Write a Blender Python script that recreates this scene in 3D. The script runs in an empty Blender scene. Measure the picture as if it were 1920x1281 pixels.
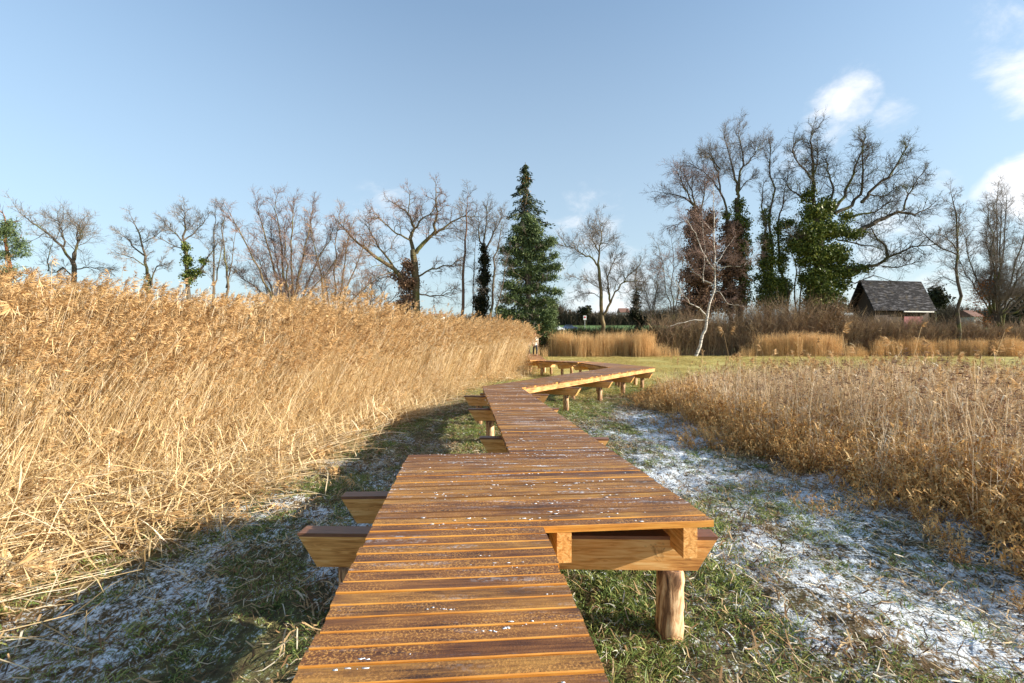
import bpy, math, random
import numpy as np
from mathutils import Vector, Matrix

# ------------------------------------------------------------------ camera, sky, sun, exposure
scene = bpy.context.scene
COL = scene.collection
R = math.radians
F = 880.0                                   # focal length in pixels of a 1920 px wide picture
CAMZ = 1.85
cam = bpy.data.cameras.new("camera"); camo = bpy.data.objects.new("camera", cam); COL.objects.link(camo)
camo.location = (0, 0, CAMZ); camo.rotation_euler = (R(90), 0, 0)
cam.sensor_width = 36; cam.lens = F / 1920 * 36; cam.clip_end = 6000; cam.clip_start = 0.05
scene.camera = camo

SUNV = Vector((2.37, -0.46, 0.81)).normalized()      # towards the sun
sun_el = math.asin(SUNV.z); sun_az = math.atan2(SUNV.x, SUNV.y)
sd = bpy.data.lights.new("sun", 'SUN'); sd.energy = 4.95; sd.angle = R(0.5); sd.color = (1.0, 0.91, 0.77)
so = bpy.data.objects.new("sun", sd); COL.objects.link(so)
so.rotation_euler = (-SUNV).to_track_quat('-Z', 'Y').to_euler(); so.location = (20, -5, 12)

scene.view_settings.view_transform = 'Standard'; scene.view_settings.look = 'None'
scene.view_settings.gamma = 1.0; scene.view_settings.exposure = 1.2

W = bpy.data.worlds.new("World"); scene.world = W; W.use_nodes = True
nt = W.node_tree; nt.nodes.clear()
def N(nt, t, **kw):
    n = nt.nodes.new(t)
    for k, v in kw.items(): setattr(n, k, v)
    return n
def L(nt, a, b): nt.links.new(a, b)
def math_node(nt, op, a, b=None, clamp=False):
    m = N(nt, 'ShaderNodeMath', operation=op, use_clamp=clamp)
    for i, v in enumerate((a, b)):
        if v is None: continue
        if isinstance(v, (int, float)): m.inputs[i].default_value = v
        else: L(nt, v, m.inputs[i])
    return m.outputs[0]
def mapr(nt, v, a, b, c=0.0, d=1.0, smooth=False):
    m = N(nt, 'ShaderNodeMapRange'); m.clamp = True
    if smooth: m.interpolation_type = 'SMOOTHSTEP'
    L(nt, v, m.inputs[0])
    for i, x in enumerate((a, b, c, d)): m.inputs[1 + i].default_value = x
    return m.outputs[0]
def mixc(nt, f, a, b, blend='MIX'):
    m = N(nt, 'ShaderNodeMix', data_type='RGBA', blend_type=blend)
    for s, v in ((m.inputs[0], f), (m.inputs[6], a), (m.inputs[7], b)):
        if isinstance(v, (int, float)): s.default_value = v
        elif isinstance(v, tuple): s.default_value = (*v, 1) if len(v) == 3 else v
        else: L(nt, v, s)
    return m.outputs[2]
def noise(nt, vec, scale, detail=4, rough=0.5, dist=0.0):
    n = N(nt, 'ShaderNodeTexNoise'); n.inputs['Scale'].default_value = scale
    n.inputs['Detail'].default_value = detail; n.inputs['Roughness'].default_value = rough
    n.inputs['Distortion'].default_value = dist
    if vec is not None: L(nt, vec, n.inputs['Vector'])
    return n.outputs['Fac']
def mapping(nt, vec, scale=(1, 1, 1), rot=(0, 0, 0), loc=(0, 0, 0)):
    m = N(nt, 'ShaderNodeMapping'); L(nt, vec, m.inputs[0])
    m.inputs['Scale'].default_value = scale; m.inputs['Rotation'].default_value = rot; m.inputs['Location'].default_value = loc
    return m.outputs[0]

sky = N(nt, 'ShaderNodeTexSky', sky_type='NISHITA'); sky.sun_disc = False
sky.sun_elevation = sun_el; sky.sun_rotation = sun_az; sky.altitude = 400
sky.air_density = 1.0; sky.dust_density = 1.2; sky.ozone_density = 2.5
bg = N(nt, 'ShaderNodeBackground'); bg.inputs[1].default_value = 0.12
wo = N(nt, 'ShaderNodeOutputWorld'); L(nt, bg.outputs[0], wo.inputs[0])
tc = N(nt, 'ShaderNodeTexCoord')
sep = N(nt, 'ShaderNodeSeparateXYZ'); L(nt, tc.outputs['Generated'], sep.inputs[0])
def skydir(px, py):
    v = Vector(((px - 960) / F, 1, (640.5 - py) / F)).normalized(); return v
# wispy clouds of the real sky: patches in fixed directions, broken up by noise
warp = noise(nt, mapping(nt, tc.outputs['Generated'], (5, 5, 8), (0.0, 0.6, 0.3)), 2.6, 10, 0.62, 0.35)
cover = None
for px, py, rad, amp in ((1600, 182, 0.036, 0.85), (1560, 186, 0.030, 0.62), (1625, 176, .026, .7), (1580, 190, 0.06, 0.33), (1680, 205, 0.030, 0.50), (1668, 230, 0.018, 0.4), (1900, 50, 0.05, 0.25), (1908, 152, 0.032, .75), (1940, 150, .045, .7),
                         (1870, 125, .03, .35), (1900, 343, 0.036, 1.2), (1950, 345, 0.05, 1.3), (1858, 356, .026, .9), (1880, 375, .05, .45), (1760, 470, .11, .52), (1690, 520, .10, .55), (1900, 520, .10, .5), (720, 430, 0.08, .42),
                         (1100, 440, .09, .42), (1150, 560, .10, .75), (1080, 500, .07, .35), (1480, 290, .03, .3), (640, 450, .06, .3), (1180, 590, .06, .6), (700, 580, .12, .35)):
    d = skydir(px, py)
    vd = N(nt, 'ShaderNodeVectorMath', operation='DOT_PRODUCT'); L(nt, tc.outputs['Generated'], vd.inputs[0]); vd.inputs[1].default_value = d
    m = mapr(nt, vd.outputs['Value'], math.cos(rad * 1.35), math.cos(rad * 0.1), 0, amp, True)
    cover = m if cover is None else math_node(nt, 'MAXIMUM', cover, m)
dens = math_node(nt, 'ADD', cover, mapr(nt, warp, 0.25, 0.75, -0.55, 0.45))
dens = mapr(nt, dens, 0.12, 1.25, 0, 0.9, True)
dens = math_node(nt, 'MULTIPLY', dens, mapr(nt, cover, 0, 0.15, 0, 1))
veil = mapr(nt, sep.outputs[2], 0.0, 0.58, 0.84, 0.20)             # thin winter haze whitens the sky towards the horizon
base = mixc(nt, 1.0, sky.outputs[0], (0.97, 1.05, 1.02), 'MULTIPLY')
skyc = mixc(nt, veil, base, (2.22, 2.60, 2.78))
final = mixc(nt, dens, skyc, (4.5, 4.45, 4.5))
L(nt, final, bg.inputs[0])

# ------------------------------------------------------------------ helpers
def tag(o, label=None, cat=None, group=None, kind=None):
    if label: o['label'] = label
    if cat: o['category'] = cat
    if group: o['group'] = group
    if kind: o['kind'] = kind
    return o
def new_mesh(name, V, Fq=None, Ft=None, mats=(), mi=None, tint=None, smooth=False, parent=None, link=True):
    me = bpy.data.meshes.new(name)
    V = np.asarray(V, dtype=np.float32).reshape(-1, 3)
    Fq = np.zeros((0, 4), np.int32) if Fq is None else np.asarray(Fq, np.int32).reshape(-1, 4)
    Ft = np.zeros((0, 3), np.int32) if Ft is None else np.asarray(Ft, np.int32).reshape(-1, 3)
    nq, ntri = len(Fq), len(Ft)
    me.vertices.add(len(V)); me.vertices.foreach_set('co', V.ravel())
    me.loops.add(nq * 4 + ntri * 3); me.polygons.add(nq + ntri)
    me.loops.foreach_set('vertex_index', np.concatenate([Fq.ravel(), Ft.ravel()]).astype(np.int32))
    st = np.concatenate([np.arange(nq) * 4, nq * 4 + np.arange(ntri) * 3]).astype(np.int32)
    me.polygons.foreach_set('loop_start', st)
    me.polygons.foreach_set('loop_total', np.concatenate([np.full(nq, 4), np.full(ntri, 3)]).astype(np.int32))
    for m in mats: me.materials.append(m)
    if mi is not None: me.polygons.foreach_set('material_index', np.asarray(mi, np.int32))
    me.polygons.foreach_set('use_smooth', np.full(nq + ntri, bool(smooth)))
    if tint is not None:
        for k, a in (tint.items() if isinstance(tint, dict) else (('tint', tint),)):
            at = me.attributes.new(k, 'FLOAT', 'POINT'); at.data.foreach_set('value', np.asarray(a, np.float32))
    me.update(); me.validate()
    o = bpy.data.objects.new(name, me)
    if link: COL.objects.link(o)
    if parent is not None: o.parent = parent
    return o
def empty(name, loc, rz=0):
    o = bpy.data.objects.new(name, None); COL.objects.link(o); o.location = loc; o.rotation_euler = (0, 0, rz); o.empty_display_size = .2
    return o
class MB:
    """collects pieces of geometry for ONE mesh"""
    def __init__(s): s.v = []; s.q = []; s.t = []; s.n = 0; s.mq = []; s.mt = []; s.ti = []
    def add(s, V, Q=None, T=None, m=0, tint=0.5):
        V = np.asarray(V, float).reshape(-1, 3)
        s.v.append(V); s.ti.append(np.broadcast_to(np.asarray(tint, float), (len(V),)))
        if Q is not None and len(Q): Q = np.asarray(Q).reshape(-1, 4); s.q.append(Q + s.n); s.mq.append(np.full(len(Q), m) if np.isscalar(m) else np.asarray(m))
        if T is not None and len(T): T = np.asarray(T).reshape(-1, 3); s.t.append(T + s.n); s.mt.append(np.full(len(T), m) if np.isscalar(m) else np.asarray(m))
        s.n += len(V)
    def build(s, name, mats, parent=None, smooth=False, loc=None, link=True):
        V = np.concatenate(s.v)
        if loc is not None: V = V - np.asarray(loc)
        q = np.concatenate(s.q) if s.q else None; t = np.concatenate(s.t) if s.t else None
        mi = np.concatenate((s.mq if s.q else []) + (s.mt if s.t else []))
        o = new_mesh(name, V, q, t, mats, mi, np.concatenate(s.ti), smooth, parent, link)
        if loc is not None: o.location = loc
        return o
    def hexa(s, P, m=(0,) * 6, tint=0.5):
        """P: 8 points, bottom 4 (ccw from above) then top 4; m: materials bottom, top, side01, side12, side23, side30"""
        s.add(P, [(3, 2, 1, 0), (4, 5, 6, 7), (0, 1, 5, 4), (1, 2, 6, 5), (2, 3, 7, 6), (3, 0, 4, 7)], m=np.array(m) if not np.isscalar(m) else m, tint=tint)
    def box(s, c, size, m=0, tint=0.5, rz=0):
        x, y, z = [d / 2 for d in size]
        P = np.array([(-x, -y, -z), (x, -y, -z), (x, y, -z), (-x, y, -z), (-x, -y, z), (x, -y, z), (x, y, z), (-x, y, z)])
        c_, s_ = math.cos(rz), math.sin(rz)
        P = P @ np.array([[c_, s_, 0], [-s_, c_, 0], [0, 0, 1]]) + np.asarray(c)
        s.hexa(P, m if not np.isscalar(m) else (m,) * 6, tint)
    def segs(s, p0, p1, r0, r1, sides=3, m=0, tint=0.5):
        """many separate tapered prisms at once"""
        p0 = np.asarray(p0, float); p1 = np.asarray(p1, float); n = len(p0)
        if n == 0: return
        r0 = np.broadcast_to(np.asarray(r0, float), (n,)); r1 = np.broadcast_to(np.asarray(r1, float), (n,))
        d = p1 - p0; d /= np.linalg.norm(d, axis=1, keepdims=True) + 1e-9
        a = np.where(np.abs(d[:, 2:3]) < .8, [[0, 0, 1.0]], [[1.0, 0, 0]])
        u = np.cross(d, a); u /= np.linalg.norm(u, axis=1, keepdims=True) + 1e-9
        w = np.cross(d, u)
        th = np.arange(sides) * 2 * np.pi / sides
        ring = u[:, None, :] * np.cos(th)[None, :, None] + w[:, None, :] * np.sin(th)[None, :, None]
        V = np.concatenate([p0[:, None] + ring * r0[:, None, None], p1[:, None] + ring * r1[:, None, None]], 1)
        base = (np.arange(n) * 2 * sides)[:, None]
        k = np.arange(sides); k2 = (k + 1) % sides
        Q = np.stack([base + k, base + k2, base + sides + k2, base + sides + k], -1).reshape(-1, 4)
        tt = np.repeat(np.broadcast_to(np.asarray(tint, float), (n,)), 2 * sides)
        s.add(V.reshape(-1, 3), Q, m=m, tint=tt)
    def quads(s, c, a, b, m=0, tint=0.5):
        """many flat leaf quads: centre c, half axes a and b (n,3)"""
        c = np.asarray(c); n = len(c)
        V = np.stack([c - a, c - b * .5 , c + a, c + b * .5], 1)
        Q = np.arange(n * 4).reshape(-1, 4)
        s.add(V.reshape(-1, 3), Q, m=m, tint=np.repeat(np.broadcast_to(np.asarray(tint, float), (n,)), 4))
def tube(mb, pts, rad, sides=8, m=0, tint=.5, cap=True):
    pts = np.asarray(pts, float); n = len(pts); rad = np.broadcast_to(np.asarray(rad, float), (n,))
    t = np.gradient(pts, axis=0); t /= np.linalg.norm(t, axis=1, keepdims=True) + 1e-9
    a = np.array([0, 0, 1.0]) if abs(t[0, 2]) < .8 else np.array([1.0, 0, 0])
    V = []; th = np.arange(sides) * 2 * np.pi / sides
    for i in range(n):
        u = np.cross(t[i], a); u /= np.linalg.norm(u) + 1e-9; w = np.cross(t[i], u)
        V.append(pts[i] + rad[i] * (np.cos(th)[:, None] * u + np.sin(th)[:, None] * w))
    V = np.concatenate(V); k = np.arange(sides); k2 = (k + 1) % sides
    Q = np.concatenate([np.stack([i * sides + k, i * sides + k2, (i + 1) * sides + k2, (i + 1) * sides + k], -1) for i in range(n - 1)])
    T = None
    if cap:
        V = np.concatenate([V, [pts[0], pts[-1]]]); c0, c1 = n * sides, n * sides + 1
        T = np.concatenate([np.stack([k2, k, np.full(sides, c0)], -1), np.stack([(n - 1) * sides + k, (n - 1) * sides + k2, np.full(sides, c1)], -1)])
    mb.add(V, Q, T, m, tint)

# value noise in numpy
def vnoise(x, y, seed=0):
    x = np.asarray(x, float); y = np.asarray(y, float)
    xi = np.floor(x).astype(np.int64); yi = np.floor(y).astype(np.int64); fx = x - xi; fy = y - yi
    fx = fx * fx * (3 - 2 * fx); fy = fy * fy * (3 - 2 * fy)
    def h(a, b):
        n = (a * 374761393 + b * 668265263 + seed * 974711) & 0x7fffffff
        n = ((n ^ (n >> 13)) * 1274126177) & 0x7fffffff
        return ((n ^ (n >> 16)) & 0xffff) / 65535.0
    return (h(xi, yi) * (1 - fx) + h(xi + 1, yi) * fx) * (1 - fy) + (h(xi, yi + 1) * (1 - fx) + h(xi + 1, yi + 1) * fx) * fy
def fbm(x, y, seed=0, oct=4):
    s = 0; a = .5; t = 0
    for i in range(oct): s = s + a * vnoise(x * 2 ** i, y * 2 ** i, seed + i); t += a; a *= .5
    return s / t

# ------------------------------------------------------------------ materials
def mat(name):
    m = bpy.data.materials.new(name); m.use_nodes = True; n = m.node_tree; n.nodes.clear()
    o = N(n, 'ShaderNodeOutputMaterial'); b = N(n, 'ShaderNodeBsdfPrincipled'); L(n, b.outputs[0], o.inputs[0])
    return m, n, b, o
def ramp(nt, v, stops):
    r = N(nt, 'ShaderNodeValToRGB'); L(nt, v, r.inputs[0]); e = r.color_ramp.elements
    while len(e) < len(stops): e.new(0.5)
    for i, (p, c) in enumerate(stops): e[i].position = p; e[i].color = (*c, 1)
    return r.outputs[0]
def plant_mat(name, stops, rough=.7, trans=0.25, objrand=0.35, scale=9.0, spec=.2):
    m, n, b, o = mat(name)
    at = N(n, 'ShaderNodeAttribute', attribute_name='tint'); oi = N(n, 'ShaderNodeObjectInfo')
    geo = N(n, 'ShaderNodeNewGeometry')
    nz = noise(n, geo.outputs['Position'], scale, 2)
    v = math_node(n, 'ADD', at.outputs['Fac'], math_node(n, 'MULTIPLY', math_node(n, 'SUBTRACT', oi.outputs['Random'], .5), objrand))
    v = math_node(n, 'ADD', v, math_node(n, 'MULTIPLY', math_node(n, 'SUBTRACT', nz, .5), .35), True)
    c = ramp(n, v, stops); L(n, c, b.inputs['Base Color']); b.inputs['Roughness'].default_value = rough
    b.inputs['Specular IOR Level'].default_value = spec
    if trans > 0:
        tr = N(n, 'ShaderNodeBsdfTranslucent'); L(n, c, tr.inputs[0]); mx = N(n, 'ShaderNodeMixShader'); mx.inputs[0].default_value = trans
        L(n, b.outputs[0], mx.inputs[1]); L(n, tr.outputs[0], mx.inputs[2]); L(n, mx.outputs[0], o.inputs[0])
    return m
M = {}
M['reed'] = plant_mat('dry_reed', [(0, (.20, .115, .04)), (.35, (.57, .40, .19)), (.65, (.82, .64, .37)), (1, (.93, .82, .62))], .6, .3, .4)
M['farreed'] = plant_mat('far_dry_reed', [(0, (.34, .19, .08)), (.4, (.66, .42, .18)), (1, (.84, .62, .34))], .7, .2, .05, 2.0)
M['panicle'] = plant_mat('reed_panicle', [(0, (.20, .11, .045)), (.5, (.56, .355, .155)), (1, (.78, .56, .31))], .8, .3, .4)
M['weed'] = plant_mat('dead_weed', [(0, (.24, .145, .06)), (.35, (.62, .43, .22)), (.65, (.84, .65, .40)), (1, (.93, .83, .65))], .6, .2, .4)
M['dryleaf'] = plant_mat('curled_dead_leaf', [(0, (.22, .10, .03)), (.5, (.64, .38, .13)), (1, (.84, .62, .30))], .55, .25, .45)
M['dark_panicle'] = plant_mat('dark_seed_head', [(0, (.07, .035, .025)), (.5, (.26, .15, .09)), (1, (.55, .36, .21))], .8, .1, .4)
M['grass'] = plant_mat('grass_blade', [(0, (.06, .105, .03)), (.4, (.19, .26, .07)), (.72, (.42, .44, .15)), (.85, (.42, .35, .13)), (1, (.75, .80, .85))], .5, .3, .5)
M['straw'] = plant_mat('straw_litter', [(0, (.06, .035, .02)), (.45, (.24, .14, .065)), (.8, (.48, .34, .18)), (1, (.62, .55, .42))], .7, .1, .5)
M['ivy'] = plant_mat('ivy_leaf', [(0, (.02, .035, .010)), (.45, (.075, .11, .022)), (.8, (.21, .24, .05)), (1, (.36, .36, .09))], .45, .15, 0, 1.2)
M['brown_ivy'] = plant_mat('brown_creeper', [(0, (.06, .038, .026)), (.5, (.18, .105, .07)), (1, (.32, .21, .13))], .8, .1, 0, 1.0)
M['spruce'] = plant_mat('spruce_needles', [(0, (.015, .028, .014)), (.5, (.05, .075, .03)), (1, (.16, .15, .06))], .6, .1, 0, 1.2)
M['pine'] = plant_mat('pine_needles', [(0, (.018, .036, .012)), (.5, (.08, .12, .045)), (1, (.22, .27, .11))], .6, .15, 0, .9)
M['cone'] = plant_mat('spruce_cones', [(0, (.16, .07, .02)), (1, (.42, .24, .08))], .7, .0, 0)
M['copper'] = plant_mat('withered_leaf', [(0, (.20, .07, .02)), (1, (.50, .20, .06))], .6, .3, 0)
M['bush'] = plant_mat('thicket_twig', [(0, (.09, .06, .04)), (.5, (.25, .165, .105)), (1, (.42, .31, .18))], .9, .0, 0, .35)
M['farbush'] = plant_mat('far_thicket', [(0, (.03, .035, .022)), (.5, (.075, .06, .04)), (1, (.15, .11, .07))], .9, .0, 0, .08)
M['darkhedge'] = plant_mat('dark_hedge', [(0, (.008, .010, .005)), (.5, (.022, .026, .012)), (1, (.06, .06, .025))], .9, .0, 0, .5)

def bark_mat(name, c1, c2, c3=None, sc=3.0, moss=0.0):
    m, n, b, o = mat(name); g = N(n, 'ShaderNodeNewGeometry'); P = g.outputs['Position']
    v = noise(n, mapping(n, P, (1, 1, .35)), sc, 5, .6)
    c = ramp(n, v, [(.3, c1), (.7, c2)])
    if c3 is not None: c = mixc(n, mapr(n, noise(n, P, .6, 4, .6), .52 - moss, .62 - moss), c, c3)
    L(n, c, b.inputs['Base Color']); b.inputs['Roughness'].default_value = .85; b.inputs['Specular IOR Level'].default_value = .2
    bp = N(n, 'ShaderNodeBump'); bp.inputs['Strength'].default_value = .5; bp.inputs['Distance'].default_value = .03; L(n, v, bp.inputs['Height']); L(n, bp.outputs[0], b.inputs['Normal'])
    return m
M['bark'] = bark_mat('grey_brown_bark', (.05, .04, .03), (.14, .11, .08), (.12, .12, .045))
M['bark_dark'] = bark_mat('dark_bark', (.045, .038, .03), (.12, .095, .07), (.12, .125, .04))
M['bark_pink'] = bark_mat('reddish_twig_bark', (.09, .055, .04), (.20, .12, .09))
M['bark_yellow'] = bark_mat('yellow_green_bark', (.08, .062, .035), (.21, .16, .085), (.13, .13, .045))
M['bark_pine'] = bark_mat('orange_pine_bark', (.16, .06, .03), (.36, .15, .07))
M['twig'] = bark_mat('grey_twig', (.12, .10, .085), (.25, .21, .175))
M['twig_pink'] = bark_mat('rosy_twig', (.17, .11, .09), (.28, .185, .15))
M['twig_orange'] = bark_mat('orange_twig', (.25, .15, .085), (.42, .26, .15))
def birch_mat():
    m, n, b, o = mat('white_birch_bark'); g = N(n, 'ShaderNodeNewGeometry'); P = g.outputs['Position']
    v = noise(n, mapping(n, P, (1, 1, 4)), 1.6, 4, .6)
    sepz = N(n, 'ShaderNodeSeparateXYZ'); L(n, P, sepz.inputs[0])
    c = mixc(n, mapr(n, v, .50, .60), (.50, .46, .41), (.07, .06, .05))
    L(n, c, b.inputs['Base Color']); b.inputs['Roughness'].default_value = .7
    return m
M['birch'] = birch_mat()

# ground: grass, frozen soil and frost, steered by attributes painted from the place (frost and litter have shapes of their own)
def ground_mat():
    m, n, b, o = mat('frosted_meadow'); g = N(n, 'ShaderNodeNewGeometry'); P = g.outputs['Position']
    fr = N(n, 'ShaderNodeAttribute', attribute_name='frost').outputs['Fac']; li = N(n, 'ShaderNodeAttribute', attribute_name='litter').outputs['Fac']
    fa = N(n, 'ShaderNodeAttribute', attribute_name='far').outputs['Fac']
    n1 = noise(n, mapping(n, P, (1, .8, 1)), 16, 8, .75); n2 = noise(n, mapping(n, P, (1, .6, 1)), 70, 3, .6); n3 = noise(n, P, 3.0, 5, .6)
    soil = ramp(n, n1, [(.3, (.04, .03, .018)), (.5, (.10, .085, .040)), (.62, (.15, .17, .055)), (.8, (.28, .23, .11))])
    lit = ramp(n, n1, [(.3, (.07, .035, .015)), (.55, (.24, .13, .05)), (.75, (.42, .26, .11))])
    c = mixc(n, li, soil, lit)
    thr = math_node(n, 'ADD', math_node(n, 'MULTIPLY', n1, .62), math_node(n, 'MULTIPLY', n2, .38))
    lvl = mapr(n, fr, 0, 1, .64, .445)
    f = math_node(n, 'SUBTRACT', thr, lvl); f = mapr(n, f, -.02, .08, 0, .92)
    c = mixc(n, f, c, (.74, .80, .86))
    # far pasture, olive to straw coloured
    fc = ramp(n, noise(n, mapping(n, P, (.25, 1, 1)), .5, 6, .6), [(.3, (.27, .25, .07)), (.5, (.45, .37, .12)), (.7, (.58, .46, .18))])
    fc = mixc(n, mapr(n, n3, .4, .8, 0, .5), fc, (.18, .20, .05))
    yy = N(n, 'ShaderNodeSeparateXYZ'); L(n, P, yy.inputs[0])
    fc = mixc(n, mapr(n, yy.outputs[1], 75, 110), fc, (.12, .19, .07))
    c = mixc(n, fa, c, fc)
    L(n, c, b.inputs['Base Color']); b.inputs['Roughness'].default_value = .85; b.inputs['Specular IOR Level'].default_value = .15
    bp = N(n, 'ShaderNodeBump'); bp.inputs['Strength'].default_value = .9; bp.inputs['Distance'].default_value = .03
    L(n, thr, bp.inputs['Height']); L(n, bp.outputs[0], b.inputs['Normal'])
    return m
M['ground'] = ground_mat()

def plank_mat(name, kind):
    m, n, b, o = mat(name)
    at = N(n, 'ShaderNodeAttribute', attribute_name='tint').outputs['Fac']
    al = N(n, 'ShaderNodeAttribute', attribute_name='along').outputs['Fac']; ac = N(n, 'ShaderNodeAttribute', attribute_name='across').outputs['Fac']
    cb = N(n, 'ShaderNodeCombineXYZ'); L(n, al, cb.inputs[0]); L(n, ac, cb.inputs[1]); L(n, math_node(n, 'MULTIPLY', at, 37.0), cb.inputs[2])
    V = cb.outputs[0]
    grain = noise(n, mapping(n, V, (1.2, 26, 1)), 2.5, 5, .6, .8)
    blot = noise(n, mapping(n, V, (1.0, 3.0, 1)), 3.0, 4, .6)
    gran = noise(n, V, 110, 3, .7); gran2 = noise(n, V, 45, 2, .6)
    if kind == 'top':
        c = ramp(n, math_node(n, 'ADD', math_node(n, 'MULTIPLY', grain, .55), math_node(n, 'MULTIPLY', blot, .5)), [(.38, (.045, .016, .006)), (.5, (.165, .064, .018)), (.66, (.34, .15, .04))])
        hue = ramp(n, at, [(0, (.50, .42, .50)), (.35, (.8, .75, .8)), (.6, (1, 1, 1)), (1, (1.4, 1.6, 1.3))])
        c = mixc(n, 1.0, c, hue, 'MULTIPLY')
        # frozen granular film: rusty speckle over part of each board
        film = math_node(n, 'MULTIPLY', mapr(n, noise(n, mapping(n, V, (.8, 2.5, 1)), 2.2, 3, .6), .40, .58), mapr(n, gran, .50, .60))
        c = mixc(n, math_node(n, 'MULTIPLY', film, .8), c, (.58, .28, .07))
        # frost smears with soft broken edges
        g = N(n, 'ShaderNodeNewGeometry'); P = g.outputs['Position']
        spot = noise(n, mapping(n, P, (1.1, 8, 1), (0, 0, .09)), 1.9, 6, .68, .5)
        spots = math_node(n, 'MULTIPLY', mapr(n, spot, .555, .64), mapr(n, gran2, .42, .62))
        yy = N(n, 'ShaderNodeSeparateXYZ'); L(n, P, yy.inputs[0])
        spots = math_node(n, 'MULTIPLY', spots, mapr(n, yy.outputs[1], 1.6, 4.2, .08, .85))
        c = mixc(n, spots, c, (.72, .74, .80))
        L(n, c, b.inputs['Base Color'])
        rr = mapr(n, blot, .3, .7, .34, .6); L(n, rr, b.inputs['Roughness']); b.inputs['Specular IOR Level'].default_value = .42
        h = math_node(n, 'ADD', math_node(n, 'MULTIPLY', gran, .6), math_node(n, 'ADD', math_node(n, 'MULTIPLY', grain, .5), math_node(n, 'MULTIPLY', spots, 1.2)))
        dist = .004
    else:
        c = ramp(n, math_node(n, 'ADD', math_node(n, 'MULTIPLY', grain, .6), math_node(n, 'MULTIPLY', blot, .45)), [(.38, (.28, .10, .015)), (.5, (.52, .21, .03)), (.66, (.66, .32, .06))])
        c = mixc(n, math_node(n, 'MULTIPLY', N(n, 'ShaderNodeAttribute', attribute_name='dark_edge').outputs['Fac'], .82), c, (.075, .03, .012))
        L(n, c, b.inputs['Base Color']); b.inputs['Roughness'].default_value = .5; h = grain; dist = .003
    bp = N(n, 'ShaderNodeBump'); bp.inputs['Strength'].default_value = .7; bp.inputs['Distance'].default_value = dist
    L(n, h, bp.inputs['Height']); L(n, bp.outputs[0], b.inputs['Normal'])
    return m
M['plank'] = plank_mat('stained_plank', 'top'); M['plank_edge'] = plank_mat('raw_plank_edge', 'edge')
def timber_mat(name, stops, sc=(1, 1, 1), rough=.6, knots=True):
    m, n, b, o = mat(name); tcn = N(n, 'ShaderNodeTexCoord'); V = tcn.outputs['Object']
    v = noise(n, mapping(n, V, sc), 3.2, 5, .6, 1.2); w = noise(n, V, 1.7, 3, .6)
    c = ramp(n, math_node(n, 'ADD', math_node(n, 'MULTIPLY', v, .6), math_node(n, 'MULTIPLY', w, .4)), stops)
    if knots:
        c = mixc(n, mapr(n, noise(n, mapping(n, V, (3, 3, 3)), 1.9, 4, .7, 1.0), .64, .72, 0, .6), c, (.16, .07, .02))
    L(n, c, b.inputs['Base Color']); b.inputs['Roughness'].default_value = rough
    bp = N(n, 'ShaderNodeBump'); bp.inputs['Strength'].default_value = .4; bp.inputs['Distance'].default_value = .006; L(n, v, bp.inputs['Height']); L(n, bp.outputs[0], b.inputs['Normal'])
    return m
M['timber'] = timber_mat('larch_timber', [(.38, (.38, .15, .03)), (.5, (.66, .32, .085)), (.62, (.80, .50, .20))], (1.2, 9, 14))
M['timber_side'] = timber_mat('weathered_joist', [(.38, (.22, .08, .02)), (.48, (.46, .22, .065)), (.62, (.62, .38, .15))], (.9, 9, 9))
M['timber_cap'] = timber_mat('stained_timber', [(.3, (.10, .04, .022)), (.7, (.26, .12, .065))], (1.5, 10, 10), .45, False)
M['post'] = timber_mat('peeled_log', [(.40, (.045, .02, .01)), (.465, (.20, .095, .04)), (.52, (.44, .25, .12)), (.60, (.68, .48, .28))], (6, 6, 1.3), .75)
m, n, b, o = mat('frost_crust'); b.inputs['Base Color'].default_value = (.80, .83, .88, 1); b.inputs['Roughness'].default_value = .5
b.inputs['Subsurface Weight'].default_value = .15; b.inputs['Subsurface Radius'].default_value = (.01, .01, .012); M['frost'] = m

# ------------------------------------------------------------------ ground
def hill(X, Y):
    t = np.clip((Y - 78) / 95, 0, 1); t = t * t * (3 - 2 * t)
    return 8.2 * t + np.clip((Y - 260) / 900, 0, 1) * 25
XB = ([2.0, 3.0, 4.7, 7.4, 11, 15.5, 20, 24, 28, 34, 45, 60], [-3.9, -3.5, -3.45, -3.05, -2.6, -2.0, -1.4, .6, .9, .95, 1.1, 1.0])
XR = ([1.5, 4.2, 6.8, 10.2, 13, 16.3, 18, 20], [4.8, 4.45, 3.95, 3.75, 4.1, 4.7, 6.5, 9.0])
xb = lambda Y: np.interp(Y, *XB); xr = lambda Y: np.interp(Y, *XR)
def ground_z(X, Y):
    X = np.asarray(X, float); Y = np.asarray(Y, float)
    near = np.clip((30 - np.abs(Y)) / 12, 0, 1) * np.clip((20 - np.abs(X)) / 8, 0, 1)
    z = (fbm(X * .9, Y * .9, 3, 4) - .5) * .16 * near + (fbm(X * 6, Y * 5, 9, 3) - .5) * .07 * near
    z = z + np.clip(.9 - np.abs(X - xr(Y) - .9), 0, 1) * .10 * near                # low bank at the reed edge
    return z + hill(X, Y)
def rough_z(X, Y): return (fbm(X * 15, Y * 13, 19, 2) - .5) * .05 * np.clip((16 - Y) / 4, 0, 1) * np.clip((8 - np.abs(X)) / 1, 0, 1)
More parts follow.
